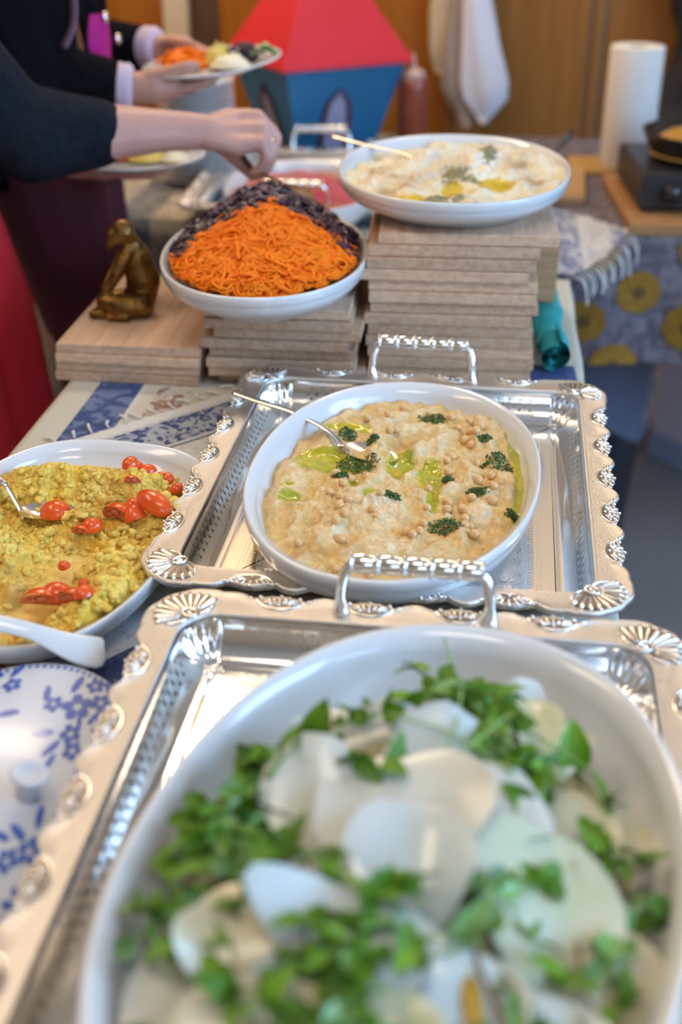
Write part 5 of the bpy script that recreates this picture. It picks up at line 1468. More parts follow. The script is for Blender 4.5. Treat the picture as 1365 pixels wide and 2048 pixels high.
def cuff(c, d, r, L):
    d = Vector(d).normalized(); c = Vector(c)
    pts = [c + d * L * (i / 6 - 0.5) for i in range(7)]
    rr = [r * 0.96, r * 1.04, r * 0.98, r * 1.07, r * 1.0, r * 1.05, r * 0.9]
    return MB().tube([(p.x + .78, p.y - 2.03, p.z) for p in pts], rr, 18)
cuff((-0.597, 1.949, 1.023), Vector(w_n) - Vector((-0.66, 1.935, 1.030)), 0.036, 0.042).build('shirt_cuff', M['lilacshirt'], P2)
cuff((-0.606, 2.160, 1.053), Vector(w_f) - Vector((-0.66, 2.175, 1.050)), 0.034, 0.046).build('shirt_cuff', M['lilacshirt'], P2)
# magenta shirt showing in the cardigan opening, button and bag strap
ms = MB()
def MG(x, y, z): return (x + 0.78, y - 2.03, z)
rows = []
for i in range(8):
    t = i / 7
    w = 0.012 + 0.034 * math.sin(PI * min(1, t * 0.85 + 0.12))
    zc = 1.125 - 0.095 * t
    rows.append([MG(-0.650 + 0.020 * math.cos(a), 2.015 + w * math.sin(a), zc) for a in [-1.5 + 3.0 * k / 8 for k in range(9)]])
ms.grid(rows); rows2 = [[(p[0] - 0.06, p[1], p[2]) for p in r] for r in rows]
ms.grid([r[::-1] for r in rows2])
ms.build('magenta_shirt', M['magenta'], P2)
MB().ell((0, 0, 0), (0.0055, 0.0095, 0.0095), None, 12, 8).build('round_button', M['silver_relief'], P2, loc=MG(-0.628, 2.006, 1.119))
MB().ell((0, 0, 0), (0.0055, 0.0090, 0.0090), None, 12, 8).build('round_button', M['silver_relief'], P2, loc=MG(-0.622, 2.045, 1.082))
MB().tube(spline([MG(-0.668, 1.905, 1.086), MG(-0.655, 1.93, 1.125), MG(-0.668, 1.965, 1.20), MG(-0.70, 2.0, 1.30), MG(-0.76, 2.05, 1.42)], 6), 0.009, 8, True, 0.4).build('bag_strap', M['strap'], P2)
tr2 = L2([
    ([(-0.745, 1.94, 0.93), (-0.745, 2.01, 0.93)], [0.112, 0.112]),
    ([(-0.735, 1.92, 0.92), (-0.705, 1.925, 0.76), (-0.680, 1.925, 0.58), (-0.685, 1.93, 0.09)], [0.105, 0.086, 0.062, 0.056]),
    ([(-0.735, 2.02, 0.92), (-0.710, 2.03, 0.76), (-0.690, 2.035, 0.58), (-0.700, 2.04, 0.09)], [0.105, 0.084, 0.060, 0.056]),
])
fused('trousers', tr2, 0.008, 3, M['maroon'], P2)
for xx, yy in ((-0.685, 1.93), (-0.70, 2.04)):
    fused('shoe', [([(xx - .04 + .78, yy - 2.03, 0.045), (xx + .04 + .78, yy - 2.03, 0.045), (xx + .12 + .78, yy - 2.03, 0.036)], [0.044, 0.042, 0.034])], 0.006, 2, M['shoe'], P2)

# ================================================================ PLATES IN THEIR HANDS
def plate_mb(r, h=0.016):
    return MB().lathe([(0.0, 0.0), (r * 0.58, 0.0), (r * 0.60, 0.002), (r * 0.70, 0.005), (r * 0.98, h - 0.002), (r, h), (r * 0.985, h + 0.0015), (r * 0.70, 0.0085), (r * 0.60, 0.0055), (0.0, 0.0055)], 48)
p1 = plate_mb(0.112).build('plate', M['porcelain'], loc=(-0.553, 1.852, 0.9235))
tag(p1, 'white plate held behind the bare forearm by the person in red trousers', 'plate')
p2 = plate_mb(0.117).build('plate', M['porcelain'], loc=(PL2[0], PL2[1], PL2[2] - 0.022), rot=(R(3.5), R(-5.5), 0))
tag(p2, 'white plate heaped with food held by the person in the black cardigan', 'plate')
def heap(name, m, loc, r, seed, label, amp=0.35, n=0, strand=0.0):
    q = random.Random(seed)
    mb = MB()
    rows = []
    for i in range(9):
        f = (i + 0.01) / 8
        rows.append([(r[0] * f * math.cos(a), r[1] * f * math.sin(a), r[2] * (1 - f ** 2.2) * (1 + amp * noise.noise(Vector((f * 4 * math.cos(a), f * 4 * math.sin(a), seed)))) + 0.0003) for a in [2 * PI * k / 20 for k in range(20)]])
    mb.grid(rows, True)
    for i in range(n):
        a = q.uniform(0, 6.28); d = math.sqrt(q.random()) * 0.9
        x, y = r[0] * d * math.cos(a), r[1] * d * math.sin(a); z = r[2] * (1 - d ** 2.2) + 0.001
        b = q.uniform(0, 6.28); L = strand * q.uniform(.6, 1.2)
        mb.tube([(x, y, z), (x + L * .5 * math.cos(b), y + L * .5 * math.sin(b), z + q.uniform(0, .005)), (x + L * math.cos(b + .6), y + L * math.sin(b + .6), max(0.0015, z - q.uniform(0, .006)))], 0.0017, 4)
    o = mb.build(name, m, loc=loc)
    return tag(o, label, 'food')
def on2(dx, dy): return (PL2[0] + dx, PL2[1] + dy, PL2[2] - 0.022 + 0.0085 + dx * math.tan(R(5.5)) + dy * math.tan(R(3.5)))
M['mashp'] = mat('plate_mash', (0.60, 0.44, 0.06), 0.6, col2=(0.68, 0.54, 0.16), nscale=90, bump=0.6, bscale=120)
M['cheesep'] = mat('plate_cheese', (0.72, 0.66, 0.45), 0.5, col2=(0.78, 0.74, 0.60), nscale=60, bump=0.5, bscale=120)
heap('carrot_heap', M['carrot'], on2(-0.05, 0.01), (0.042, 0.040, 0.026), 1, 'grated carrot heap on the plate held by the person in black', n=60, strand=.02)
heap('mash_heap', M['mashp'], on2(0.005, 0.02), (0.026, 0.028, 0.026), 2, 'yellow mash heap on the plate held by the person in black', 0.6)
heap('cabbage_heap', M['cabbage'], on2(0.045, 0.035), (0.030, 0.028, 0.022), 3, 'purple cabbage heap on the plate held by the person in black', n=40, strand=.018)
heap('cheese_heap', M['cheesep'], on2(0.035, -0.022), (0.036, 0.026, 0.018), 4, 'white cheese heap on the plate held by the person in black', 0.5)
q = on2(0.082, 0.005)
lf = MB()
rows = []
for i in range(8):
    t = i / 7
    w = 0.016 * math.sin(PI * (0.06 + 0.9 * t)) + 0.001
    rows.append([(0.05 * t - .02, s * w, 0.006 + 0.012 * math.sin(PI * t) + 0.004 * math.sin(9 * t + 4 * s) + 0.006 * s * s) for s in (-1, -.5, 0, .5, 1)])
lf.grid(rows)
tag(lf.build('lettuce_leaf', M['leafpale'], loc=q), 'pale green curly leaf at the end of the plate held in black sleeves', 'salad leaf')
heap('carrot_heap', M['carrot'], (-0.585, 1.862, 0.932), (0.030, 0.03, 0.012), 6, 'grated carrot on the plate behind the bare forearm', n=20, strand=.02)
heap('mash_heap', M['mashp'], (-0.535, 1.858, 0.932), (0.032, 0.035, 0.012), 7, 'yellow mash on the plate behind the bare forearm', 0.5)
heap('cheese_heap', M['cheesep'], (-0.490, 1.858, 0.933), (0.024, 0.03, 0.010), 8, 'white cheese on the plate behind the bare forearm', 0.5)

# ================================================================ CUTLERY
def spoon(name, label, path, bowl_c, bowl_dir, L=0.056, W=0.036, m=None, hr=0.0042, tip=0.0062, tilt=0.0, depth=0.008):
    n = len(path)
    pts = spline(path, 8)
    k = len(pts)
    rs = [tip + (hr * 0.62 - tip) * min(1, i / (k * 0.55)) if i < k * 0.55 else hr * 0.62 + (hr * 0.1) * (i / k) for i in range(k)]
    hm = MB().tube(pts, rs, 10, True, 0.42)
    o = hm.build(name, m or M['steel'])
    d = Vector(bowl_dir).normalized()
    s = Vector((0, 0, 1)).cross(d).normalized(); u = d.cross(s)
    rows = []; rows2 = []
    for i in range(9):
        f = (i + 0.01) / 8
        a_ = []; b_ = []
        for q in range(24):
            a = 2 * PI * q / 24
            e = 1.0 + 0.16 * math.cos(a)
            p = Vector(bowl_c) + d * (L / 2 * f * math.cos(a)) + s * (W / 2 * f * math.sin(a) / e)
            z = depth * (f * f - 1)
            a_.append(p + u * z); b_.append(p + u * (z - 0.0012))
        rows.append(a_); rows2.append(b_)
    b = MB(); b.grid(rows, True); b.grid([r[::-1] for r in rows2], True)
    b.grid([rows[-1], rows2[-1]], True)
    b.build('spoon_bowl', m or M['steel'], o)
    return o
p = list(SPOON_H)
p[-1] = (p[-1][0], p[-1][1], max(p[-1][2], 0.806))
B0, B1 = SPOON_HB
bc = ((B0[0] + B1[0]) / 2, (B0[1] + B1[1]) / 2, 0.7995)
o = spoon('serving_spoon', 's', p, bc, (B1[0] - B0[0], B1[1] - B0[1], -0.006), 0.060, 0.038, depth=0.005, hr=0.0062, tip=0.0062)
tag(o, 'silver serving spoon lying in the hummus, its curved handle over the tray rim', 'spoon')
p = SPOON_L
bc = (p[-1][0] + 0.024, p[-1][1] - 0.012, p[-1][2] - 0.010)
o = spoon('serving_spoon', 's', p, bc, (1, -.5, -.4), 0.052, 0.034)
tag(o, 'thin spoon sticking out of the white cheese towards the house model', 'spoon')
f = SPOON_F
fp = [(f[0][0] - 0.05, f[0][1] + 0.025, 0.822), (f[0][0], f[0][1], 0.808), (f[1][0], f[1][1], 0.798), (f[2][0], f[2][1], FZ(*f[2]) + 0.004)]
bc = ((f[2][0] + f[3][0]) / 2 + .004, (f[2][1] + f[3][1]) / 2, max(FZ(f[2][0], f[2][1]), FZ(*f[3])) + 0.004)
o = spoon('serving_spoon', 's', fp, bc, (1, 0.05, 0.02), 0.056, 0.034, hr=0.0045, tip=0.005)
tag(o, 'steel spoon sunk in the yellow mash at the table edge', 'spoon')
a, b = HAND1['spA'], HAND1['spB']
M['spoonwood'] = mat('brown_spoon_wood', (0.16, 0.075, 0.025), 0.5, col2=(0.22, 0.11, 0.04), nscale=40, stretch=(1, 1, 6))
d = Vector(b) - Vector(a)
hp = [tuple(Vector(a) - d * 0.35 + Vector((0, 0, 0.012))), a, b]
o = spoon('wooden_spoon', 's', hp, tuple(Vector(b) + d.normalized() * 0.022), tuple(d), 0.056, 0.040, M['spoonwood'], hr=0.007, tip=0.0055)
tag(o, 'brown wooden spoon held by the hand over the red cabbage', 'spoon')

# ================================================================ LID AND SMALL DISH AT THE FRONT LEFT
# raised ledge handle on the near end of the yellow mash dish: a part of that dish
hp0 = [(-0.291, 0.776, 0.790), (-0.315, 0.763, 0.802), (-0.348, 0.756, 0.816), (-0.385, 0.752, 0.825), (-0.425, 0.752, 0.826), (-0.465, 0.760, 0.812), (-0.492, 0.778, 0.786)]
hpts = spline(hp0, 6)
rows = []
for i, p in enumerate(hpts):
    t = i / (len(hpts) - 1)
    tg = (hpts[min(i + 1, len(hpts) - 1)] - hpts[max(i - 1, 0)]).normalized()
    o_ = Vector((0, 0, 1)).cross(tg).normalized(); o_ = -o_ if o_.y > 0 else o_
    o_ = (o_ + Vector((0, 0, -0.75))).normalized(); u_ = tg.cross(o_).normalized()
    if u_.z < 0: u_ = -u_
    e = min(1, t / 0.10, (1 - t) / 0.10); e = math.sqrt(max(0.02, 1 - (1 - e) ** 2))
    w_ = (0.0070 + 0.0080 * (1 - sstep(0.06, 0.34, t))) * e
    rows.append([p + o_ * (w_ * 0.9 + w_ * math.cos(a)) + u_ * (0.0021 * math.sin(a) * e) for a in [2 * PI * k / 14 for k in range(14)]])
hm = MB(); hm.grid(rows, True); hm.f.append(tuple(range(14))); hm.f.append(tuple((len(rows) - 1) * 14 + k for k in range(14))[::-1])
ho = hm.build('lug_handle', M['porcelain'], fava_dish)
ho.matrix_parent_inverse = Matrix.LocRotScale(fava_dish.location, fava_dish.rotation_euler, None).inverted()

LR = 0.100
M['blueprint'] = mat('cobalt_print', (0.035, 0.085, 0.38), 0.2, col2=(0.07, 0.15, 0.50), nscale=120, coat=0.4)
M['lidwhite'] = mat('lid_glaze', (0.56, 0.60, 0.68), 0.24, coat=0.15)
def lid_z(r): return 0.016 * (1 - (r / LR) ** 2.4) + 0.006
lid = thing('pot_lid', 'white oval lid with blue flowers and a knob, leaning beside the nearest tray', 'lid', (-0.312, 0.590, 0.7755), (R(1), R(11), R(-3)))
prof = [(0.0, lid_z(0))] + [(LR * i / 14, lid_z(LR * i / 14)) for i in range(1, 14)] + [(LR * 0.985, 0.0068), (LR, 0.004), (LR * 0.99, 0.0012), (LR * 0.95, 0.0008), (LR * 0.8, 0.008), (LR * 0.4, 0.017), (0, 0.018)]
MB().lathe(prof[::-1], 72).build('dome', M['lidwhite'], lid)
lid.scale = (0.95, 1.55, 1)
kx, ky = 0.024, 0.000
kz = lid_z(0) - 0.001
MB().lathe([(0.0, 0), (0.0085, 0.0), (0.0078, 0.006), (0.0078, 0.011), (0.0125, 0.0165), (0.0135, 0.0195), (0.0125, 0.0215), (0.0100, 0.0212), (0.005, 0.0185), (0, 0.0180)], 28, Matrix.Translation((kx, ky, kz)) @ Matrix.Diagonal((1.05, 0.58, 1, 1))).build('knob', M['lidwhite'], lid)
pr = MB()
def decal_disc(x, y, rx, ry, ang, n=9, petals=0, amp=0.25):
    pts = []
    for i in range(n):
        a = 2 * PI * i / n
        m = 1 + (amp * math.cos(petals * a) if petals else 0)
        u, w_ = rx * m * math.cos(a), ry * m * math.sin(a)
        pts.append((x + u * math.cos(ang) - w_ * math.sin(ang), y + u * math.sin(ang) + w_ * math.cos(ang)))
    vs = [(x, y, lid_z(math.hypot(x, y)) + 0.0005)] + [(a, b, lid_z(math.hypot(a, b)) + 0.0005) for a, b in pts]
    pr.add(vs, [(0, i + 1, (i + 1) % n + 1) for i in range(n)])
def decal_flower(x, y, r, k=5):
    for i in range(k):
        a = 2 * PI * i / k + x * 40
        decal_disc(x + r * 0.62 * math.cos(a), y + r * 0.62 * math.sin(a), r * 0.40, r * 0.36, a, 8)
def decal_leaf(x, y, L, ang): decal_disc(x, y, L, L * 0.34, ang, 10)
for ba in (62, 152, 242, 332):
    A = R(ba); c0, s0 = math.cos(A), math.sin(A)
    def B(rad, tan): return (rad * c0 - tan * s0, rad * s0 + tan * c0)
    x, y = B(0.078, -0.020)
    for i in range(12): decal_disc(*[(x + 0.0125 * math.cos(2 * PI * i / 12)), (y + 0.0125 * math.sin(2 * PI * i / 12))], 0.0042, 0.0024, 2 * PI * i / 12, 8)
    for i in range(9): decal_disc(x + 0.0062 * math.cos(2 * PI * i / 9), y + 0.0062 * math.sin(2 * PI * i / 9), 0.0024, 0.0017, 2 * PI * i / 9, 6)
    decal_disc(x, y, 0.0018, 0.0018, 0, 8)
    for rad, tan, r in ((0.072, 0.012, 0.0088), (0.088, 0.004, 0.0062), (0.056, -0.004, 0.0060), (0.060, 0.026, 0.0055), (0.092, -0.040, 0.0060), (0.099, -0.026, 0.0055), (0.094, 0.020, 0.0055), (0.050, -0.016, 0.0055), (0.070, -0.044, 0.0055)):
        decal_flower(*B(rad * LR / 0.108, tan), r * 1.3)
    for rad, tan, L, a in ((0.084, 0.030, 0.007, 0.5), (0.101, 0.010, 0.007, 1.2), (0.040, -0.004, 0.006, 0.1), (0.042, 0.010, 0.006, -0.7), (0.062, 0.038, 0.006, 0.9), (0.100, -0.008, 0.006, 0.3), (0.082, -0.054, 0.006, -1.2), (0.046, -0.030, 0.006, 0.9), (0.076, -0.004, 0.005, 0.3), (0.034, -0.012, 0.005, 0.4), (0.105, -0.036, 0.005, -.3), (0.066, 0.000, 0.004, 1.0)):
        decal_leaf(*B(rad * LR / 0.108, tan), L * 1.25, A + a)
for i in range(110):
    a = 2 * PI * i / 110
    decal_disc(LR * 0.952 * math.cos(a), LR * 0.952 * math.sin(a), 0.0022, 0.0015, a, 6)
pr.build('floral_print', M['blueprint'], lid, label='blue flower sprays and a dotted blue border')

# ================================================================ THE BLUE HOUSE WITH THE RED ROOF
M['houseblue'] = mat('house_blue_paint', (0.010, 0.13, 0.27), 0.55, col2=(0.012, 0.15, 0.31), nscale=12, bump=0.1, bscale=60)
M['roofred'] = mat('roof_red_paint', (0.60, 0.012, 0.022), 0.5, col2=(0.64, 0.016, 0.030), nscale=10, bump=0.1, bscale=60)
M['winlilac'] = mat('house_window_lilac', (0.30, 0.30, 0.42), 0.5, col2=(0.36, 0.34, 0.46), nscale=20)
M['winrim'] = mat('house_window_rim', (0.10, 0.022, 0.035), 0.5)
hn = Vector((-0.436, 2.565)); ang = math.atan2(2.762 - 2.58, -0.179 + 0.433)
hs = thing('model_house', 'big lantern shaped model house with a red pyramid roof and blue walls', 'model house', (hn.x, hn.y, TZ + 0.004), (0, 0, ang))
WX, WY = 0.315, 0.30        # eave sizes along the right face and along the left face
zt, zb = 0.198, 0.0
ins, inb = 0.012, 0.066
bx = MB()
def corner(i, z):
    q = (zt - z) / zt; k = ins + (inb - ins) * q
    x = (k, WX - k, WX - k, k)[i]; y = (k, k, WY - k, WY - k)[i]
    return (x, y, z)
bx.grid([[corner(i, z) for i in range(4)] for z in (zb, zt)], True); bx.f.append((3, 2, 1, 0)); bx.f.append((4, 5, 6, 7))
bx.build('walls', M['houseblue'], hs, False)
rf = MB()
ap = (WX / 2, WY / 2, zt + 0.275)
e = [(0, 0, zt), (WX, 0, zt), (WX, WY, zt), (0, WY, zt)]
e2 = [(p[0], p[1], zt + 0.006) for p in e]
rf.add(e + e2 + [ap], [(3, 2, 1, 0), (0, 1, 5, 4), (1, 2, 6, 5), (2, 3, 7, 6), (3, 0, 4, 7), (4, 5, 8), (5, 6, 8), (6, 7, 8), (7, 4, 8)])
rf.build('roof', M['roofred'], hs, False)
def house_window(face):
    def P(u, z, off):
        # u along the face from its left end, at height z, pushed out by off
        q = (zt - z) / zt; k = ins + (inb - ins) * q
        if face == 0: return (u, k - off, z)
        return (k - off, u, z)
    W = WX if face == 0 else WY
    c = W * (0.46 if face == 0 else 0.5)
    def outline(s):
        return [(c - 0.036 * s, 0.012), (c - 0.036 * s, 0.085), (c - 0.028 * s, 0.115 + .01 * s), (c - 0.010 * s, 0.132 + 0.008 * s), (c, 0.142 + 0.014 * s), (c + 0.010 * s, 0.132 + 0.008 * s), (c + 0.028 * s, 0.115 + .01 * s), (c + 0.036 * s, 0.085), (c + 0.036 * s, 0.012)]
    o1, o2 = outline(1.0), outline(0.74)
    mb = MB()
    mb.grid([[P(u, z, 0.007) for u, z in o1], [P(u, z, 0.007) for u, z in o2]])
    mb.grid([[P(u, z, 0.0) for u, z in o1], [P(u, z, 0.007) for u, z in o1]])
    mb.grid([[P(u, z, 0.007) for u, z in o2], [P(u, z, 0.002) for u, z in o2]])
    fr = mb.build('window_frame', M['winrim'], hs, False)
    pn = MB(); pts = [P(u, z, 0.002) for u, z in o2]
    pn.add(pts, [tuple(range(len(pts)))])
    pn.build('window_pane', M['winlilac'], fr, False)
house_window(0); house_window(1)

# ================================================================ STACK OF PLATES, BOTTLE, SMALL THINGS ON THE SIDE TABLE
PLW = ['topmost one', 'second from the top', 'third from the top', 'fourth from the top', 'fifth from the top', 'sixth from the top', 'seventh from the top', 'eighth from the top', 'middle one', 'eighth from the bottom', 'seventh from the bottom', 'sixth from the bottom', 'fifth from the bottom', 'fourth from the bottom', 'third from the bottom', 'second from the bottom', 'lowest one']
px, py = -0.596, 2.455
base = plate_mb(0.078, 0.013)
me = base.mesh('plate'); me.materials.append(M['porcelain'])
zz = TZ + 0.0045
for i in range(17):
    o = bpy.data.objects.new('plate', me); COL.objects.link(o)
    o.location = (px + rnd.uniform(-.002, .002), py + rnd.uniform(-.002, .002), zz + i * 0.0118)
    tag(o, 'white plate in the tall stack behind the arms, %s' % PLW[16 - i], 'plate', 'plates stacked on the side table')
zt_ = zz + 16 * 0.0118 + 0.0065
bw = MB().lathe([(0.0, 0.028), (0.017, 0.028), (0.018, 0.026), (0.026, 0.025), (0.042, 0.013), (0.047, 0.002), (0.0455, 0.0), (0.044, 0.002), (0.039, 0.012), (0.024, 0.022), (0.0, 0.023)][::-1], 40)
tag(bw.build('bowl', M['porcelain'], loc=(px + 0.012, py, zt_)), 'white bowl turned upside down on the stack of plates', 'bowl')
# squeeze bottle with red sauce
M['sauce'] = mat('bottle_with_red_sauce', (0.28, 0.055, 0.025), 0.3, coat=0.3, sss=0.2)
M['bottlecap'] = mat('clear_pink_cap', (0.55, 0.33, 0.26), 0.3, coat=0.3)
bt = thing('squeeze_bottle', 'squeeze bottle of red brown sauce standing against the wood panel', 'bottle', (-0.181, 2.76, TZ + 0.0045))
MB().lathe([(0, 0), (0.030, 0), (0.0325, 0.003), (0.0325, 0.150), (0.031, 0.157), (0.026, 0.162), (0, 0.162)], 32).build('bottle_body', M['sauce'], bt)
cp_ = MB().lathe([(0.0, 0.160), (0.0265, 0.160), (0.0265, 0.174), (0.022, 0.180), (0.010, 0.184), (0.007, 0.187), (0.0035, 0.212), (0.0025, 0.214), (0, 0.214)], 28).build('cap', M['bottlecap'], bt)
# small white cruet beside the house
bc_ = MB().lathe([(0, 0), (0.020, 0), (0.022, 0.003), (0.021, 0.022), (0.012, 0.034), (0.008, 0.042), (0.010, 0.048), (0, 0.049)], 24).build('cruet', M['porcelain'], loc=(-0.262, 2.66, TZ + 0.0045))
tag(bc_, 'small pale cruet at the right foot of the blue house', 'cruet')
# paper towel roll on its stand
M['paper'] = mat('kitchen_paper', (0.72, 0.69, 0.64), 0.9, bump=0.2, bscale=200)
M['card'] = mat('cardboard_core', (0.40, 0.30, 0.20), 0.9)
M['yellowwood'] = mat('yellow_wood', (0.42, 0.24, 0.06), 0.55, col2=(0.50, 0.30, 0.09), nscale=9, stretch=(8, 1, 8))
kr = thing('paper_towel_roll', 'white roll of kitchen paper standing upright near the wood panel', 'paper roll', (0.283, 2.650, TZ + 0.0185))
MB().lathe([(0.020, 0.0), (0.0535, 0.0), (0.0545, 0.002), (0.0545, 0.236), (0.0535, 0.238), (0.020, 0.238)], 48, closed=True).build('paper', M['paper'], kr)
MB().lathe([(0.0185, 0.0), (0.0200, 0.0), (0.0200, 0.2375), (0.0185, 0.2375)], 24, closed=True).build('core', M['card'], kr)
o = MB().box((0, 0, 0), (0.22, 0.14, 0.014), bev=0.002).build('bread_board', M['yellowwood'], None, False, loc=(0.275, 2.66, TZ + 0.0105))
tag(o, 'light yellow wooden board under the roll of kitchen paper', 'board')
# chopping boards
M['chop'] = mat('brown_chopping_wood', (0.30, 0.135, 0.045), 0.45, col2=(0.40, 0.20, 0.075), nscale=8, stretch=(2, 12, 20))
o = MB().box((0, 0, 0), (0.375, 0.375, 0.022), bev=0.003).build('chopping_board', M['chop'], None, False, loc=(0.425, 2.345, TZ + 0.0165), rot=(0, 0, R(4)))
tag(o, 'large brown chopping board under the black hot plate', 'board')
o = MB().box((0, 0, 0), (0.15, 0.26, 0.018), bev=0.003).build('chopping_board', M['chop2'], None, False, loc=(0.115, 2.475, TZ + 0.0145), rot=(0, 0, R(-3)))
tag(o, 'pale chopping board half hidden behind the cheese dish', 'board')
# hot plate and black pan with a golden omelette
M['black'] = mat('black_enamel', (0.008, 0.008, 0.009), 0.28)
M['greymetal'] = mat('grey_hot_plate', (0.022, 0.021, 0.022), 0.4, 0.2)
M['omelette'] = mat('golden_omelette', (0.52, 0.32, 0.03), 0.4, col2=(0.42, 0.16, 0.02), nscale=25, bump=0.3, bscale=90)
hp_ = thing('hot_plate', 'dark grey portable hot plate on the chopping board', 'hot plate', (0.395, 2.365, TZ + 0.0278), (0, 0, R(4)))
MB().box((0, 0, 0.037), (0.27, 0.27, 0.066), bev=0.006).build('housing', M['greymetal'], hp_, False)
MB().lathe([(0, 0.070), (0.095, 0.070), (0.10, 0.073), (0.095, 0.076), (0, 0.076)], 32).build('heating_plate', M['black'], hp_)
for sx in (-1, 1):
    for sy in (-1, 1): MB().lathe([(0, 0), (0.012, 0), (0.012, 0.004), (0, 0.004)], 12, Matrix.Translation((sx * .115, sy * .115, 0))).build('foot', M['black'], hp_)
MB().lathe([(0, 0), (0.018, 0), (0.016, 0.014), (0, 0.014)], 18, Matrix.Translation((-0.08, -0.1355, 0.035)) @ Matrix.Rotation(PI / 2, 4, 'X')).build('knob', M['black'], hp_)
pan = thing('frying_pan', 'black pan of golden omelette on the grey hot plate', 'pan', (0.400, 2.355, TZ + 0.1042))
MB().lathe([(0, 0), (0.100, 0), (0.104, 0.003), (0.122, 0.042), (0.124, 0.046), (0.119, 0.046), (0.101, 0.007), (0, 0.006)], 48).build('pan_body', M['black'], pan)
MB().tube(spline([(0.115, -0.02, 0.035), (0.17, -0.05, 0.048), (0.28, -0.10, 0.06)], 5), [0.009] * 11, 10, True, 0.7).build('pan_handle', M['black'], pan)
om = MB(); rows = []
for i in range(12):
    f = (i + .01) / 11
    rows.append([(0.108 * f * math.cos(a), 0.108 * f * math.sin(a), 0.0065 + 0.038 * (1 - f ** 6) + 0.003 * fbm((f * 5 * math.cos(a), f * 5 * math.sin(a), 2), 3) * (1 - f)) for a in [2 * PI * k / 40 for k in range(40)]])
om.grid(rows, True)
tag(om.build('omelette', M['omelette'], loc=(0.400, 2.355, TZ + 0.1042)), 'golden omelette filling the black pan', 'food')
# frying pan handle rising behind the cheese dish
fp = thing('saucepan', 'black saucepan hidden behind the cheese dish, its handle rising above the rim', 'pan', (0.02, 2.33, TZ + 0.0045))
MB().lathe([(0, 0), (0.060, 0), (0.063, 0.003), (0.066, 0.072), (0.067, 0.075), (0.063, 0.075), (0.061, 0.006), (0, 0.004)], 36).build('pan_body', M['black'], fp)
MB().tube(spline([(0.064, 0.02, 0.062), (0.085, 0.03, 0.085), (0.128, 0.06, 0.130)], 5), [0.006] * 5 + [0.0085] * 6, 10, True, 0.7).build('pan_handle', M['black'], fp)

# ================================================================ CLOTHS WITH FOLDS
def loft_cloth(name, rows_, m, label, cat, th=0.004, n=40):
    """hanging folded cloth: rows = [(z, cx, y, half width, half depth, waves)]"""
    mb = MB(); R_ = []
    for z, cx, y, hw, hd, wv in rows_:
        R_.append([(cx + hw * math.cos(a) * (1 + 0.05 * math.sin(wv * a)), y + hd * math.sin(a) * (1 + 0.35 * math.sin(wv * a + z * 9)), z) for a in [2 * PI * k / n for k in range(n)]])
    mb.grid(R_, True); mb.f.append(tuple(range(n))); mb.f.append(tuple((len(R_) - 1) * n + k for k in range(n))[::-1])
    o = mb.build(name, m)
    return tag(o, label, cat, 'towels hanging on the wood panel')
M['towelcream'] = mat('cream_towel', (0.58, 0.44, 0.26), 0.9, bump=0.3, bscale=300)
M['towelbeige'] = mat('beige_towel', (0.44, 0.34, 0.26), 0.9, col2=(0.34, 0.26, 0.22), nscale=25, bump=0.3, bscale=300)
M['towelwhite'] = mat('white_towel', (0.74, 0.74, 0.78), 0.9, bump=0.3, bscale=300)
yb = Y1 - 0.055
loft_cloth('tea_towel', [(1.30, -0.085, yb - .0, 0.012, 0.010, 5), (1.15, -0.115, yb, 0.034, 0.014, 5), (1.02, -0.135, yb, 0.036, 0.016, 5), (0.93, -0.133, yb, 0.036, 0.016, 5), (0.885, -0.132, yb, 0.028, 0.014, 5), (0.868, -0.132, yb, 0.014, 0.010, 5)], M['towelcream'], 'cream towel hanging highest beside the red roof', 'towel')
loft_cloth('tea_towel', [(1.30, -0.080, yb - .02, 0.012, 0.010, 6), (1.10, -0.085, yb - .020, 0.030, 0.014, 6), (0.92, -0.095, yb - .022, 0.042, 0.016, 6), (0.84, -0.098, yb - .022, 0.036, 0.016, 6), (0.79, -0.075, yb - .022, 0.030, 0.014, 6), (0.745, -0.066, yb - .022, 0.010, 0.008, 6)], M['towelbeige'], 'beige grey towel hanging between the cream and the white one', 'towel')
loft_cloth('tea_towel', [(1.30, -0.070, yb - .045, 0.014, 0.012, 4), (1.08, -0.060, yb - .046, 0.030, 0.014, 4), (0.95, -0.042, yb - .048, 0.044, 0.015, 4), (0.86, -0.028, yb - .048, 0.058, 0.015, 4), (0.82, -0.024, yb - .048, 0.054, 0.014, 4), (0.785, -0.024, yb - .048, 0.026, 0.010, 4), (0.762, -0.026, yb - .048, 0.006, 0.005, 4)], M['towelwhite'], 'bright white towel with a pointed lower corner on the wood panel', 'towel')
hk = thing('towel_hook', 'metal hook on the wood panel holding three towels', 'hook', (-0.078, Y1 - 0.02, 1.31))
MB().lathe([(0, 0), (0.016, 0), (0.016, 0.006), (0, 0.006)], 18, Matrix.Rotation(PI / 2, 4, 'X')).build('plate', M['steel'], hk)
MB().tube(spline([(0, -0.006, 0), (0, -0.06, -0.008), (0, -0.09, 0.0), (0, -0.095, 0.02)], 5), 0.0045, 8).build('peg', M['steel'], hk)
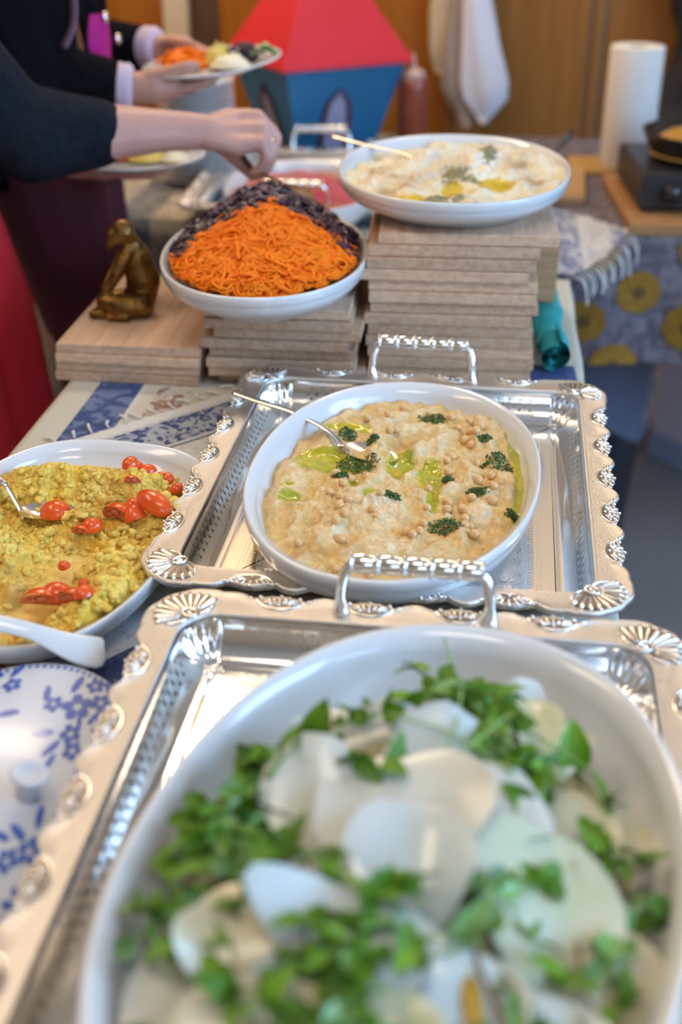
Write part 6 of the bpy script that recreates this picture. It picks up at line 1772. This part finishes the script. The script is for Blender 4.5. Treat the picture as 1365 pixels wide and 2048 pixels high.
# dark jacket hanging at the far right
M['jacket'] = mat('dark_jacket', (0.012, 0.010, 0.012), 0.9, col2=(0.035, 0.028, 0.028), nscale=14, bump=0.5, bscale=60)
jk = MB(); R_ = []
for z, cx, hw, hd in ((1.50, 0.50, 0.05, 0.03), (1.44, 0.50, 0.14, 0.05), (1.20, 0.50, 0.13, 0.06), (1.03, 0.505, 0.112, 0.06), (0.97, 0.52, 0.098, 0.06), (0.92, 0.52, 0.105, 0.06), (0.84, 0.52, 0.128, 0.065), (0.76, 0.52, 0.148, 0.07)):
    R_.append([(cx + hw * math.cos(a) * (1 + .04 * math.sin(5 * a + z * 20)), Y1 - 0.10 + hd * math.sin(a), z) for a in [2 * PI * k / 36 for k in range(36)]])
jk.grid(R_, True); jk.f.append(tuple(range(36))); jk.f.append(tuple(7 * 36 + k for k in range(36))[::-1])
tag(jk.build('dark_coat', M['jacket']), 'dark coat hanging on the wood panel behind the hot plate', 'coat')
# blue print runner with white hem, on the left of the middle tray
flat_cloth('print_runner', -0.290, 1.205, 0.26, 0.28, R(-44), M['clothprint'], TZ + 0.0032, label='blue and white printed cloth with a white hem between the yellow mash and the tray')
# fringe threads along its upper left hem
M['thread'] = mat('white_thread', (0.70, 0.69, 0.66), 0.9)
M['clothdots'] = mat_bands('dotted_blue_border_cloth', (0.50, 0.50, 0.52), [(-0.02, 0.10, (0.035, 0.055, 0.15), (0.40, 0.43, 0.50), 0.45)], base2=(0.20, 0.22, 0.28), pscale=160, print_amt=0.8, thr=0.62)
# lilac-white cloth with fringes bridging the two tables on the right
M['clothfringe'] = mat_bands('blue_white_woven_cloth', (0.56, 0.52, 0.45), [(-0.055, 0.02, (0.12, 0.14, 0.24), (0.56, 0.54, 0.50), 0.75), (0.075, 0.10, (0.20, 0.20, 0.28), (0.56, 0.54, 0.5), 0.7)], base2=(0.26, 0.26, 0.33), pscale=45, print_amt=0.5, axis=0)

flat_cloth('border_cloth', -0.288, 0.775, 0.13, 0.20, R(-40), M['clothdots'], TZ + 0.0032, label='dotted cloth with a dark blue border between the mash dish and the nearest tray')
def patch_cloth(name, P, m, label, sag=0.012, th=0.003, n=26):
    top = []; bot = []
    for j in range(n + 1):
        a = []; b = []
        for i in range(n + 1):
            u, w = i / n, j / n
            p = (Vector(P[0]) * (1 - u) * (1 - w) + Vector(P[1]) * u * (1 - w) + Vector(P[2]) * u * w + Vector(P[3]) * (1 - u) * w)
            p.z += 0.004 * fbm((p.x * 20, p.y * 14, 2), 3) + 0.004 - (sag * math.sin(PI * w) * sstep(0.45, 1.0, u))
            a.append(p); b.append(p - Vector((0, 0, th)))
        top.append(a); bot.append(b)
    mb = MB(); c = Vector((sum(q[0] for q in P) / 4, sum(q[1] for q in P) / 4, TZ))
    mb.grid([[q - c for q in r] for r in top]); mb.grid([[q - c for q in r[::-1]] for r in bot])
    o = mb.build(name, m, loc=c)
    return tag(o, label, 'cloth'), c
PF = [(0.072, 1.90, 0.7575), (0.136, 1.885, 0.7560), (0.250, 2.160, 0.7575), (0.105, 2.325, 0.7575)]
fc, c0 = patch_cloth('fringed_cloth', PF, M['clothfringe'], 'blue and white woven cloth with a fringed edge bridging the gap beside the tall stack')
for i in range(15):
    t = (i + 0.3) / 15
    p = Vector(PF[1]).lerp(Vector(PF[2]), t) - c0 + Vector((0.002, -0.001, 0.002 - 0.012 * math.sin(PI * t)))
    L = rnd.uniform(0.8, 1.2)
    d = Vector((0.018 + 0.006 * rnd.random(), -0.010, 0))
    pts = spline([p, p + d * 0.6 * L + Vector((0, 0, -0.004)), p + d * L + Vector((0.003 * rnd.uniform(-1, 1), 0, -0.020 * L)), p + d * 1.05 * L + Vector((0, 0, -0.040 * L))], 3)
    MB().tube(pts, [0.0010] * 3 + [0.0014] * 5 + [0.0018, 0.0012], 5).build('fringe', M['thread'], fc)
pr_ = bpy.data.objects['print_runner']
for i in range(13):
    yy = -0.135 + 0.27 * i / 12
    L = rnd.uniform(0.016, 0.026)
    MB().tube(spline([(-0.129, yy, 0.0022), (-0.129 - L * .5, yy + rnd.uniform(-.006, .006), 0.0036), (-0.129 - L, yy + rnd.uniform(-.010, .010), 0.0022)], 4), [0.0012] * 4 + [0.0017] * 3 + [0.0022, 0.0012], 6).build('fringe', M['thread'], pr_)
# teal rolled cloth and the blue napkin under it
M['teal'] = mat('teal_cloth', (0.015, 0.30, 0.32), 0.85, col2=(0.022, 0.38, 0.40), nscale=30, bump=0.4, bscale=250)
sp_ = []
for k in range(34):
    a = k / 33 * 4.4 * PI
    r = 0.0045 + 0.0165 * k / 33
    sp_.append((r * math.cos(a) * 0.95, 0.022 + r * math.sin(a)))
rows = []
for j in range(13):
    y = 0.060 * j / 12
    row = []
    for off in (0.0016, -0.0016):
        seq = sp_ if off > 0 else sp_[::-1]
        for k, (x, z) in enumerate(seq):
            l = math.hypot(x, z - 0.022) + 1e-6
            nn = 1 + off / l
            row.append((x * nn + 0.0025 * math.sin(y * 30 + z * 50), y + 0.004 * math.sin(x * 200), 0.022 + (z - 0.022) * nn * (1 + .06 * math.sin(y * 40))))
    rows.append(row)
tb = MB(); tb.grid(rows, True)
o = tb.build('rolled_cloth', M['teal'], loc=(0.094, 1.480, TZ + 0.0068))
tag(o, 'teal cloth rolled up beside the foot of the tall board stack', 'cloth')
rows = []
for j in range(12):
    t = j / 11
    rows.append([(0.020 * math.cos(a) * (1 + .15 * math.sin(3 * a + j)), 0.21 * t + 0.006 * math.sin(2 * a), 0.012 + 0.011 * math.sin(a) * (1 + .2 * math.sin(j * 1.3))) for a in [2 * PI * k / 24 for k in range(24)]])
tb = MB(); tb.grid(rows, True); tb.f.append(tuple(range(24))); tb.f.append(tuple(11 * 24 + k for k in range(24))[::-1])
o = tb.build('folded_cloth', M['teal'], loc=(0.094, 1.545, TZ + 0.0045))
tag(o, 'flat folded teal cloth behind the rolled one, under the wooden block', 'cloth')
M['navycloth'] = mat('dark_blue_napkin', (0.03, 0.055, 0.17), 0.85, col2=(0.05, 0.09, 0.24), nscale=60)
flat_cloth('napkin', 0.094, 1.478, 0.064, 0.070, R(2), M['navycloth'], TZ + 0.0032, label='dark blue napkin under the rolled teal cloth')
# waste bin with a clear liner, under the side table
M['binplastic'] = mat('dark_bin_plastic', (0.012, 0.018, 0.032), 0.25, coat=0.2)
M['liner'] = mat('clear_bin_liner', (0.16, 0.20, 0.30), 0.18, alpha=0.55, bump=0.5, bscale=30)
wb_ = thing('waste_bin', 'dark waste bin with a bluish clear liner on the floor right of the buffet table', 'bin', (0.222, 2.39, 0.0))
MB().lathe([(0, 0.0), (0.105, 0.0), (0.112, 0.006), (0.138, 0.47), (0.142, 0.475), (0.142, 0.49), (0.134, 0.49), (0.132, 0.47), (0.106, 0.012), (0, 0.012)], 44).build('bin_body', M['binplastic'], wb_)
rows = []
for z, r in ((0.455, 0.120), (0.500, 0.136), (0.506, 0.145), (0.495, 0.1485), (0.44, 0.1475), (0.36, 0.1425), (0.31, 0.141)):
    rows.append([((r + 0.0035 * math.sin(11 * a + z * 30)) * math.cos(a), (r + 0.0035 * math.sin(11 * a + z * 30)) * math.sin(a), z + (0.03 * math.sin(3 * a) if z < 0.35 else 0)) for a in [2 * PI * k / 90 for k in range(90)]])
lm = MB(); lm.grid(rows, True)
lm.build('bin_liner', M['liner'], wb_, label='translucent bluish plastic liner folded over the rim')
# pale chest on the floor against the wall
M['chest'] = mat('pale_lilac_chest', (0.78, 0.74, 0.86), 0.5)
M['chestbase'] = mat('pale_blue_plinth', (0.36, 0.48, 0.66), 0.45)
ct = thing('storage_chest', 'pale lilac chest with a light blue plinth on the floor under the side table', 'chest', (0.68, 2.90, 0), (0, 0, R(43)))
MB().box((0, 0, 0.30), (0.44, 0.22, 0.47), bev=0.006).build('chest_body', M['chest'], ct, False)
MB().box((0, 0, 0.0325), (0.45, 0.23, 0.065), bev=0.004).build('plinth', M['chestbase'], ct, False)
MB().box((0, 0, 0.5475), (0.46, 0.24, 0.025), bev=0.005).build('chest_lid', M['chest'], ct, False)
